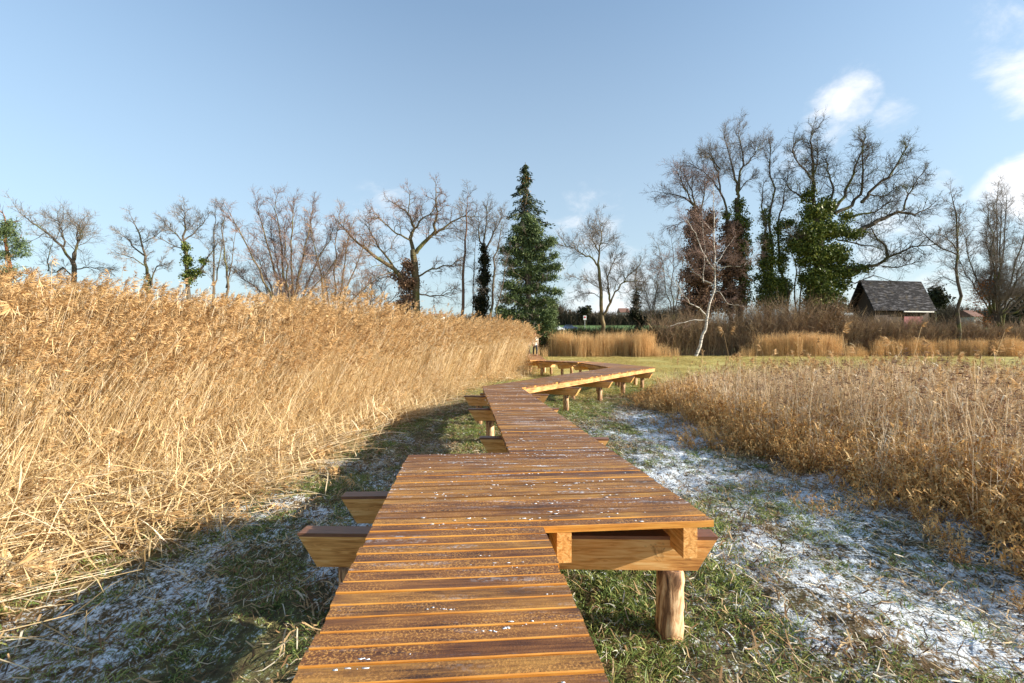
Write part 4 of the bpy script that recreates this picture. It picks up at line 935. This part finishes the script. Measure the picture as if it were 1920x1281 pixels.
t.limb([(1695, 395), (1703, 365), (1718, 340), (1733, 322)], .13, .03, 0, 13, 2.8, .04, **K)
t.limb([(1600, 405), (1640, 398), (1670, 375)], .15, .04, 0, 12, 2.8, .04, **K)
t.limb([(1560, 500), (1600, 508), (1640, 498), (1668, 480), (1700, 465), (1740, 462)], .32, .04, -1, 18, 3.0, .045, **K)
t.limb([(1665, 482), (1664, 460), (1648, 440), (1645, 425)], .2, .06, 1, 10, 2.6, .04, **K)
t.limb([(1655, 500), (1690, 500), (1715, 492)], .1, .03, 0, 10, 2.4, .035, **K)
t.limb([(1570, 450), (1610, 462), (1650, 470)], .12, .03, -1, 12, 2.4, .035, up=0, **K)
t.limb([(1560, 520), (1600, 532), (1630, 518), (1668, 530)], .1, .03, -1, 9, 2.0, .03, up=0, wig=.4, lv=1)
t.limb([(1520, 480), (1495, 455), (1475, 445)], .2, .08, -1, 8, 2.4, .04, **K)
t.shape('bark_dark', 'bark_dark')
t.leaves('ivy', 'ivy', [(1515, 365, 11, 15, 725), (1530, 400, 27, 18, 3190), (1550, 385, 12, 18, 1015), (1520, 440, 27, 24, 4350), (1555, 430, 32, 18, 3915), (1530, 480, 34, 26, 6235), (1565, 480, 24, 22, 3625), (1535, 525, 34, 26, 6090), (1570, 510, 29, 13, 2610), (1540, 565, 37, 26, 6380), (1535, 600, 37, 15, 3190), (1600, 440, 27, 7, 870), (1600, 505, 29, 7, 1015), (1492, 460, 20, 11, 1160), (1590, 405, 15, 9, 508), (1578, 535, 17, 9, 652)], .16, clump=45, csz=.36)
for i, (bx, lab) in enumerate(((1490, 'thin bare pole tree between ivy columns, left of the great oak'), (1500, 'second thin bare pole hard against the great oak'))):
    t = Tree('bare_tree', lab, bx, 69, 545 + i, GRP_R)
    t.limb([(bx, gpy(69)), (bx, 560), (bx + 1, 490), (bx - 2, 420)], .14, .03, 0, 8, 1.8, .03, t0=.4); t.shape()
t = Tree('birch_tree', 'white slender birch leaning to the right at the pasture edge', 1308, 57, 544, GRP_R)
t.limb([(1304, gpy(57)), (1315, 635), (1324, 610), (1327, 590), (1333, 562), (1340, 530), (1341, 480), (1339, 420), (1338, 370), (1337, 345)], .20, .02, 0, 10, 2.6, .03, t0=.55, up=.2)
t.limb([(1326, 595), (1310, 578), (1290, 570), (1272, 550), (1262, 530)], .1, .03, -1, 8, 2.3, .03, lv=1)
t.limb([(1262, 530), (1250, 512), (1232, 500)], .04, .02, 0, 10, 2.4, .02)
t.limb([(1338, 535), (1320, 525), (1300, 505), (1290, 488), (1275, 480)], .09, .03, 1, 9, 2.2, .03)
t.limb([(1340, 505), (1325, 490), (1310, 465), (1300, 440), (1280, 415)], .09, .03, -1, 10, 2.6, .03)
t.limb([(1319, 530), (1320, 480), (1318, 430), (1316, 395)], .06, .02, 0, 9, 2.2, .02)
t.limb([(1340, 500), (1352, 485), (1362, 470), (1385, 440)], .06, .02, 1, 9, 2.3, .025)
t.limb([(1342, 505), (1365, 500), (1390, 500), (1408, 478)], .06, .02, -1, 9, 2.2, .02)
t.limb([(1336, 545), (1350, 548), (1365, 570), (1395, 575)], .05, .02, 0, 6, 1.6, .02, up=-.1)
t.limb([(1322, 600), (1300, 600), (1275, 606), (1252, 612)], .05, .02, -1, 5, 1.2, .02, lv=1, up=0)
t.limb([(1339, 440), (1325, 420), (1312, 415)], .04, .02, 0, 8, 2.2, .02)
t.shape('birch', 'twig_pink')
for i, (bx, tops, lab) in enumerate(((1262, ((1240, 455), (1258, 450), (1280, 470)), 'thin grey bare tree behind the leaning birch on its left'), (1222, ((1212, 520), (1228, 515), (1236, 540)), 'low misty bare tree further left behind the birch'))):
    t = Tree('bare_tree', lab, bx, 74, 548 + i, GRP_R)
    for hx, hy in tops: t.limb([(bx, gpy(74)), (bx, 590), ((bx + hx) / 2, (590 + hy) / 2), (hx, hy)], .12, .03, t.r.uniform(-2, 2), 13, 3.2, .035)
    t.shape('bark_dark', 'twig')
t = Tree('bare_tree', 'straight bare tree just right of the hut roof', 1796, 60, 550, GRP_R)
t.limb([(1797, gpy(60)), (1797, 600), (1796, 530), (1795, 450), (1793, 400), (1783, 362)], .25, .03, 0, 14, 2.3, .035, t0=.35)
t.limb([(1795, 470), (1775, 455), (1755, 445)], .1, .03, -1, 10, 2.4, .035); t.limb([(1795, 450), (1805, 410), (1815, 390)], .08, .03, 1, 9, 2.2, .03)
t.limb([(1795, 478), (1770, 465), (1745, 440), (1735, 425)], .09, .03, 1, 9, 2.2, .03); t.limb([(1796, 530), (1775, 518), (1758, 528)], .05, .02, 1, 6, 1.8, .025, up=0)
t.shape('bark_dark', 'twig')
t = Tree('bare_tree', 'wide dense fan-shaped bare tree at the right edge with a few copper leaves', 1865, 62, 551, GRP_R)
for hx, hy, r_ in ((1805, 430, .13), (1825, 400, .16), (1848, 390, .18), (1868, 385, .18), (1885, 395, .16), (1905, 345, .2), (1925, 360, .2), (1950, 370, .18), (1975, 400, .18), (1930, 440, .14), (1955, 470, .14), (1815, 470, .1), (1900, 430, .12), (1860, 440, .12)):
    t.limb([(1866, gpy(62)), (1866, 590), (1866 + (hx - 1866) * .3, 555), (1866 + (hx - 1866) * .75, 555 - (555 - hy) * .5), (hx, hy)], r_ * 1.1, .03, t.r.uniform(-5, 5), 22, 2.6, .034, t0=.35, up=.35, lv=2, kn=7, ang=(.3, .8))
t.limb([(1868, 585), (1885, 588), (1905, 575), (1930, 560)], .2, .08, -2, 5, 2, .04)
t.shape('bark_dark', 'twig')
t.leaves('withered_leaves', 'copper', [(1838, 545, 14, 22, 300), (1845, 600, 16, 12, 240), (1830, 570, 12, 18, 180), (1852, 520, 14, 18, 160)], .10, clump=10, csz=.35)

# ------------------------------------------------------------------ shrubs, thickets, hedge
def thicket(name, label, px0, px1, Y0, Y1, top, n, mkey, kind='stuff', cat='undergrowth', seed=1, tr=.02, group=None, spread=.22):
    r = np.random.default_rng(seed); Yd = r.uniform(Y0, Y1, n); px = r.uniform(px0, px1, n); X_ = (px - 960) / F * Yd; Zb = hill(X_, Yd)
    tp = np.interp(px, *zip(*top)) if isinstance(top, (list, tuple)) else np.full(n, top)
    H = (CAMZ + (640.5 - tp) / F * (Y0 + Y1) / 2 - Zb) * np.clip(r.normal(.82, .13, n) + (fbm(X_ * .7, X_ * 0 + seed, seed) - .5) * .45, .3, 1.12)
    p = np.stack([X_, Yd, Zb], 1); mb = MB(); d = np.stack([r.normal(0, spread, n), r.normal(0, spread, n), np.ones(n)], 1); d /= np.linalg.norm(d, axis=1, keepdims=True)
    tn = np.clip(r.normal(.5, .2, n), 0, 1); k = 5
    for i in range(k):
        q = p + d * (H / k)[:, None]; mb.segs(p, q, tr * (1 - i / (k + 1)), tr * (1 - (i + 1) / (k + 1)), 3, 0, tn)
        if i > 0:
            for rep in range(3):
                dd = d + r.normal(0, .55, (n, 3)); dd /= np.linalg.norm(dd, axis=1, keepdims=True); mid = p + (q - p) * r.random((n, 1)); e = mid + dd * (H * r.uniform(.10, .24, n))[:, None]
                mb.segs(mid, e, tr * .55, tr * .25, 3, 0, np.clip(tn + .1, 0, 1))
        p = q; d = d + r.normal(0, .14, (n, 3)); d /= np.linalg.norm(d, axis=1, keepdims=True)
    base = ((px0 + px1) / 2 - 960) / F * (Y0 + Y1) / 2; loc = (base, (Y0 + Y1) / 2, 0.0)
    o = mb.build(name, [M[mkey]], None, loc=loc)
    return tag(o, label, cat, group, kind if kind == 'stuff' else None)
thicket('undergrowth', 'dense brown bramble thicket along the foot of the ivied trees', 1225, 1600, 61, 66, [(1225, 600), (1260, 590), (1300, 578), (1360, 570), (1430, 572), (1500, 562), (1545, 560), (1590, 590), (1600, 600)], 3600, 'bush', seed=31)
thicket('bramble_hedge', 'grey brown scrub hedge in front of the hut and right-hand trees', 1590, 1960, 60.5, 63, [(1590, 590), (1640, 592), (1700, 600), (1760, 596), (1800, 602), (1960, 606)], 3400, 'bush', seed=32)
o = thicket('dark_hedge', 'near-black clipped hedge behind the golden reed strip in the gap', 1010, 1245, 62, 65, 619, 3600, 'darkhedge', kind='thing', cat='hedge', seed=33, tr=.035)
thicket('far_thicket', 'far line of brown scrub and small trees on the green slope in the gap', 1000, 1290, 150, 165, [(1000, 575), (1040, 568), (1070, 580), (1110, 584), (1170, 588), (1230, 578), (1290, 575)], 2600, 'farbush', seed=34, tr=.09, spread=.3)
thicket('far_wood', 'hazy band of distant bare woodland behind the reeds on the left', -60, 1000, 170, 190, [(-60, 600), (200, 596), (500, 588), (760, 592), (1000, 585)], 3600, 'farbush', seed=35, tr=.1, spread=.3)
thicket('far_copse', 'distant dark copse seen right of the hut', 1590, 2000, 140, 155, [(1590, 590), (1700, 588), (1740, 560), (1775, 570), (1850, 580), (1920, 560), (2000, 565)], 2600, 'farbush', seed=36, tr=.1, spread=.3)
def round_bush(name, label, px, Y, spec, m, cat='tree', size=.2, seed=1, bark='bark_dark'):
    t = Tree(name, label, px, Y, seed, None, cat); bp = 640.5 - (float(hill((px - 960) / F * Y, Y)) - CAMZ) / Y * F
    top = min(s_[1] for s_ in spec); t.limb([(px, bp), (px, (bp + top) / 2), (px, top)], .18, .06, 0, 6, 1.5, .04, lv=1); t.shape(bark); t.leaves('foliage', m, spec, size, clump=30, csz=.45)
round_bush('conifer_tree', 'narrow dark cypress peeping out right of the pine', 1036, 90, [(1036, 575, 4, 12, 300), (1036, 590, 6, 12, 400), (1036, 606, 7, 8, 300)], 'spruce', seed=601, size=.18)
round_bush('evergreen_tree', 'rounded dark evergreen on the slope left of the lone tree trunk', 1098, 150, [(1098, 583, 10, 8, 600), (1094, 590, 8, 8, 400)], 'darkhedge', seed=602, size=.35)
round_bush('evergreen_tree', 'dark green rounded evergreen close right of the hut roof', 1755, 110, [(1755, 550, 14, 12, 900), (1748, 562, 12, 12, 600), (1765, 565, 14, 14, 700)], 'darkhedge', seed=603, size=.3)
round_bush('evergreen_tree', 'dark evergreen at the far right edge behind the fan-shaped tree', 1912, 110, [(1912, 555, 16, 16, 900), (1920, 580, 18, 18, 900)], 'darkhedge', seed=604, size=.3)
round_bush('conifer_tree', 'tiny far conifer between great oak and hut', 1580, 140, [(1580, 566, 6, 8, 300), (1580, 580, 9, 9, 400)], 'spruce', seed=605, size=.3)
round_bush('evergreen_bush', 'dark green bush under the pine beside the golden reed strip', 1022, 60, [(1022, 622, 14, 10, 900), (1010, 630, 14, 9, 700), (1030, 632, 10, 9, 500)], 'pine', 'bush', .14, seed=606)
round_bush('evergreen_bush', 'mossy green shrub at the foot of the great oak', 1560, 62, [(1560, 590, 16, 16, 900), (1550, 615, 20, 18, 1000), (1572, 575, 10, 12, 300)], 'bush', 'bush', .12, seed=607)

# ------------------------------------------------------------------ hut
def roof_mat():
    m, n, b, o = mat('slate_roof'); tcn = N(n, 'ShaderNodeTexCoord'); V = tcn.outputs['Object']
    br = N(n, 'ShaderNodeTexBrick'); L(n, mapping(n, V, (1, 1, 1)), br.inputs[0]); br.inputs['Scale'].default_value = 1.6; br.inputs['Mortar Size'].default_value = .02
    br.inputs['Color1'].default_value = (.014, .014, .018, 1); br.inputs['Color2'].default_value = (.035, .035, .04, 1); br.inputs['Mortar'].default_value = (.03, .03, .03, 1)
    v = noise(n, mapping(n, V, (.5, 3, 1)), 1.6, 5, .7)
    c = mixc(n, mapr(n, v, .52, .60), br.outputs[0], (.13, .13, .145)); c = mixc(n, mapr(n, noise(n, V, 1.1, 4, .6), .55, .68), c, (.08, .07, .06))
    L(n, c, b.inputs['Base Color']); b.inputs['Roughness'].default_value = .95; b.inputs['Specular IOR Level'].default_value = .1
    bp = N(n, 'ShaderNodeBump'); bp.inputs['Distance'].default_value = .05; L(n, br.outputs['Fac'], bp.inputs['Height']); bp.invert = True; L(n, bp.outputs[0], b.inputs['Normal'])
    return m
M['roof'] = roof_mat()
def flat_mat(name, c, rough=.7, var=.25, sc=(1, 1, 1)):
    m, n, b, o = mat(name); g = N(n, 'ShaderNodeTexCoord'); v = noise(n, mapping(n, g.outputs['Object'], sc), 5, 4, .6)
    cc = mixc(n, mapr(n, v, .3, .7), tuple(x * (1 - var) for x in c), tuple(min(1, x * (1 + var)) for x in c)); L(n, cc, b.inputs['Base Color']); b.inputs['Roughness'].default_value = rough
    return m
M['darkwood'] = flat_mat('dark_weathered_wood', (.05, .03, .02), .85, .5, (6, 6, .5)); M['redwall'] = flat_mat('red_painted_boards', (.22, .025, .03), .7, .3, (6, 1, .5))
M['gutter'] = flat_mat('pale_metal_gutter', (.62, .62, .60), .4, .1); M['creamwall'] = flat_mat('pale_render', (.62, .58, .52), .8, .1); M['glass'] = flat_mat('dark_glass', (.03, .04, .05), .15, .1)
Yh = 68.0; eL = P3(1640, 586, Yh); eR = P3(1753, 585, Yh); rL = P3(1613, 529, Yh + 4.2); rR = P3(1722, 528.5, Yh + 4.2)
# a gabled hut, turned a little so that its left gable shows
ang = .166; cx, cy = 57.0, 70.7
hut = empty('hut', (cx, cy, 0), ang); tag(hut, 'wooden hut with grey slate gable roof and a red boarded wall behind the scrub', 'hut')
LX, DY, ZE, ZR = 5.13, 2.2, 6.39, 10.82; OV = .45
mb = MB(); mb.box((0, 0, ZE / 2), (2 * LX - .9, 2 * DY - 2 * OV, ZE)); mb.build('wall', [M['darkwood']], hut)
w = LX - .6
for sx in (-1, 1):
    mb = MB(); mb.add([(sx * w, -DY + OV, ZE - .1), (sx * w, DY - OV, ZE - .1), (sx * w, 0, ZR - .75), (sx * (w - .08), -DY + OV, ZE - .1), (sx * (w - .08), DY - OV, ZE - .1), (sx * (w - .08), 0, ZR - .75)], [(0, 1, 4, 3), (1, 2, 5, 4), (2, 0, 3, 5)], [(0, 1, 2), (3, 5, 4)])
    mb.build('gable', [M['darkwood']], hut)
for sg in (-1, 1):
    mb = MB(); sl = math.atan2(ZR - ZE, DY); ln = math.hypot(ZR - ZE, DY) + .25; mb.box((0, 0, 0), (2 * LX + .5, ln, .16))
    rf = mb.build('roof', [M['roof']], hut); rf.location = (0, sg * (-DY / 2 - .09), (ZE + ZR) / 2 + .02); rf.rotation_euler = (sl * (1 if sg > 0 else -1), 0, 0)
mb = MB(); mb.box((1.9, -DY + OV - .055, 4.1), (3.2, .08, 2.9)); mb.build('red_panel', [M['redwall']], hut)
mb = MB(); mb.box((3.3, -DY + OV - .065, 4.0), (.5, .05, 2.2)); mb.build('window', [M['glass']], hut)
mb = MB(); mb.box((2.2, -DY - .20, ZE - .18), (5.2, .14, .16)); mb.build('gutter', [M['gutter']], hut)

# ------------------------------------------------------------------ small far things in the gap
M['signwhite'] = flat_mat('white_enamel', (.8, .8, .8), .4, .03); M['signred'] = flat_mat('red_enamel', (.6, .05, .05), .4, .03); M['steel'] = flat_mat('grey_steel', (.3, .3, .3), .5, .1)
Ys = 120.0; sx_, sz_ = (1096.5 - 960) / F * Ys, CAMZ + (640.5 - 596) / F * Ys; gz = float(hill(sx_, Ys))
sg = empty('road_sign', (sx_, Ys, gz)); tag(sg, 'white square sign with a red mark on a pole in the far gap', 'sign')
mb = MB(); tube(mb, [(0, 0, 0), (0, 0, sz_ - gz + .5)], .07, 8); mb.build('pole', [M['steel']], sg)
mb = MB(); mb.box((0, -.12, sz_ - gz), (.78, .06, 1.1)); mb.build('panel', [M['signwhite']], sg)
mb = MB(); tube(mb, [(0, -.155, sz_ - gz + .12), (0, -.185, sz_ - gz + .12)], .24, 16); mb.build('red_disc', [M['signred']], sg)
def car(px, Y, col, label, rz):
    m_, n_, b_, o_ = mat('car_paint'); b_.inputs['Base Color'].default_value = (*col, 1); b_.inputs['Roughness'].default_value = .25; b_.inputs['Coat Weight'].default_value = .5
    X_ = (px - 960) / F * Y; z = float(hill(X_, Y)); c = empty('parked_car', (X_, Y, z), rz); tag(c, label, 'car', 'cars parked beyond the hedge')
    prof = [(-2.15, .35), (2.1, .35), (2.15, .7), (1.9, .88), (1.1, 1.0), (.45, 1.42), (-1.1, 1.45), (-1.75, 1.02), (-2.15, .92)]
    mb = MB(); k = len(prof); V = [(a, -.85, h) for a, h in prof] + [(a, .85, h) for a, h in prof]; V += [(-.4, -.85, .9), (-.4, .85, .9)]
    T = [(i, (i + 1) % k, 2 * k) for i in range(k)] + [((i + 1) % k + k, i + k, 2 * k + 1) for i in range(k)]
    mb.add(V, [(i, i + k, (i + 1) % k + k, (i + 1) % k) for i in range(k)], T); mb.build('body', [m_], c)
    for sy in (-.862, .862):
        mb = MB(); mb.box((-.35, sy, 1.2), (1.7, .02, .3)); mb.build('side_window', [M['glass']], c)
    for wx in (-1.35, 1.35):
        for sy in (-.8, .8):
            mb = MB(); tube(mb, [(wx, sy - .1, .33), (wx, sy + .1, .33)], .33, 14); mb.build('wheel', [M['glass']], c)
car(1044, 130, (.75, .76, .78), 'white car parked at the foot of the green slope, leftmost in the gap', .1)
car(1068, 133, (.08, .12, .22), 'dark blue car parked right of the white one', .05)
def building(px0, px1, py0, Y, label, wallm, hroof=1.2):
    x0, x1 = (px0 - 960) / F * Y, (px1 - 960) / F * Y; z1 = CAMZ + (640.5 - py0) / F * Y; g = float(hill(0, Y)); cx_ = (x0 + x1) / 2; w = x1 - x0
    b_ = empty('house', (cx_, Y + 3, g)); tag(b_, label, 'house', 'far houses on the slope'); H = z1 - g
    mb = MB(); mb.box((0, 0, H / 2), (w, 6, H)); mb.build('wall', [M[wallm]], b_)
    mb = MB(); hw = w / 2 + .3; mb.add([(-hw, -3.4, H), (hw, -3.4, H), (hw, 3.4, H), (-hw, 3.4, H), (-hw, 0, H + hroof), (hw, 0, H + hroof)], [(0, 1, 5, 4), (2, 3, 4, 5), (3, 2, 1, 0)], [(0, 4, 3), (1, 2, 5)]); mb.build('roof', [M['farroof']], b_)
    for i in range(max(1, int(w / 2.5))):
        mb = MB(); mb.box((-w / 2 + 1.2 + i * 2.4, -3.02, H - 1.6), (1.0, .06, 1.1)); mb.build('window', [M['glass']], b_)
M['farroof'] = flat_mat('brown_tiles', (.20, .10, .07), .8, .2)
building(804, 828, 592, 120, 'flat pale shed roofline glimpsed over the reeds right of the big oak', 'creamwall', .7)
building(1164, 1180, 586, 175, 'pink walled far house right of the lone tree', 'creamwall', 1.8)
building(1826, 1842, 594, 135, 'far pale house seen through the branches right of the hut', 'creamwall', 2.0)

# ------------------------------------------------------------------ walkers on the far boardwalk
def skin_mat(name, c): return flat_mat(name, c, .6, .05)
M['skin'] = skin_mat('skin', (.55, .34, .25)); M['cream'] = flat_mat('cream_wool', (.74, .70, .60), .9, .08); M['red'] = flat_mat('red_jacket_cloth', (.45, .05, .05), .8, .1)
M['trouser'] = flat_mat('dark_trousers', (.035, .04, .05), .85, .1); M['hair'] = flat_mat('brown_hair', (.08, .045, .025), .7, .2); M['hat'] = flat_mat('rust_beanie', (.42, .12, .07), .9, .1)
def skinned(name, verts, edges, rad, m, parent):
    me = bpy.data.meshes.new(name); me.from_pydata(verts, edges, []); o = bpy.data.objects.new(name, me); COL.objects.link(o); o.parent = parent; me.materials.append(m)
    md = o.modifiers.new('skin', 'SKIN'); o.modifiers.new('sub', 'SUBSURF').levels = 1; o.modifiers['sub'].render_levels = 2
    for i, r_ in enumerate(rad): me.skin_vertices[0].data[i].radius = (r_, r_ * .85) if np.isscalar(r_) else r_
    me.skin_vertices[0].data[0].use_root = True; md.use_smooth_shade = True
    return o
def person(px, Y, label, coat, top, step=1, rz=0, h=1.68):
    X_ = (px - 960) / F * Y; p = empty('person', (X_, Y, DZ), rz); tag(p, label, 'person', 'walkers on the far boardwalk'); k = h / 1.7
    V = [(0, 0, .92), (0, 0, 1.12), (0, 0, 1.34), (0, 0, 1.45), (0, -.01, 1.52), (0, -.02, 1.60), (0, 0, 1.68)]; E = [(0, 1), (1, 2), (2, 3), (3, 4), (4, 5), (5, 6)]; Rd = [(.15, .11), (.135, .10), (.17, .11), .07, .055, .085, .075]
    for s in (-1, 1):
        b0 = len(V); V += [(.09 * s, 0, .86), (.10 * s, -.10 * s * step, .48), (.10 * s, .12 * s * -step + .06 * (s == step), .08), (.10 * s, -.12 + -.12 * s * step, .035)]
        Rd += [.095, .058, .042, .04]; E += [(0, b0), (b0, b0 + 1), (b0 + 1, b0 + 2), (b0 + 2, b0 + 3)]
        b1 = len(V); V += [(.17 * s, 0, 1.38), (.22 * s, .02 + .07 * s * step, 1.12), (.23 * s, -.05 + .12 * s * step, .88), (.23 * s, -.07 + .13 * s * step, .80)]; Rd += [.06, .045, .034, .036]; E += [(2, b1), (b1, b1 + 1), (b1 + 1, b1 + 2), (b1 + 2, b1 + 3)]
        for f in range(5):
            b2 = len(V); fx = (f - 2) * .016; V += [(.23 * s + (.03 * -s if f == 0 else 0), -.07 + .13 * s * step + fx, .755 - (.0 if f else -.02)), (.228 * s + (.035 * -s if f == 0 else 0), -.075 + .13 * s * step + fx * 1.1, .71 + (.02 if f in (0, 4) else 0))]
            Rd += [.009, .007]; E += [(b1 + 3, b2), (b2, b2 + 1)]
    V = [(a * k, b_ * k, c * k) for a, b_, c in V]
    skinned('body', V, E, Rd, M['skin'], p)
    # coat: a closed sleeve-and-skirt shell, trousers, hair
    CV = [(0, 0, 1.10), (0, 0, 1.40), (0, 0, .92), (0, 0, .70)]; CE = [(0, 1), (0, 2), (2, 3)]; CR = [(.165, .125), (.15, .10), (.17, .135), (.19, .16)]
    for s in (-1, 1):
        b0 = len(CV); CV += [(.19 * s, 0, 1.38), (.225 * s, .02 + .07 * s * step, 1.12), (.23 * s, -.045 + .12 * s * step, .90)]; CR += [.075, .065, .055]; CE += [(1, b0), (b0, b0 + 1), (b0 + 1, b0 + 2)]
    skinned('coat', [(a * k, b_ * k, c * k) for a, b_, c in CV], CE, CR, M[coat], p)
    TV = [(0, 0, .86)]; TE = []; TR = [(.14, .11)]
    for s in (-1, 1):
        b0 = len(TV); TV += [(.09 * s, 0, .80), (.10 * s, -.10 * s * step, .48), (.10 * s, .12 * s * -step + .06 * (s == step), .12)]; TR += [.10, .075, .06]; TE += [(0, b0), (b0, b0 + 1), (b0 + 1, b0 + 2)]
    skinned('trousers', [(a * k, b_ * k, c * k) for a, b_, c in TV], TE, TR, M['trouser'], p)
    mb = MB(); mb.add(IV * (1 + .0) * (.098, .112, .085) * k + (0, .012 * k, 1.675 * k), T=IF); hh = mb.build('hair' if top == 'hair' else 'hat', [M[top]], p, smooth=True)
    mb = MB(); mb.add(IV * (.012, .02, .02) * k + (0, -.115 * k, 1.60 * k), T=IF); mb.add(IV * .011 * k + (-.03 * k, -.095 * k, 1.625 * k), T=IF, m=1); mb.add(IV * .011 * k + (.03 * k, -.095 * k, 1.625 * k), T=IF, m=1); mb.add(IV * (.025, .008, .006) * k + (0, -.10 * k, 1.565 * k), T=IF, m=2)
    mb.build('face', [M['skin'], M['hair'], M['red']], p, smooth=True)
person(1003.5, 34, 'person in a long cream coat and rust hat walking on the far boardwalk', 'cream', 'hat', 1, .3, 1.62)
person(990, 35.2, 'person in a red jacket half hidden by reeds beside the cream coated walker', 'red', 'hair', -1, -.2, 1.6)
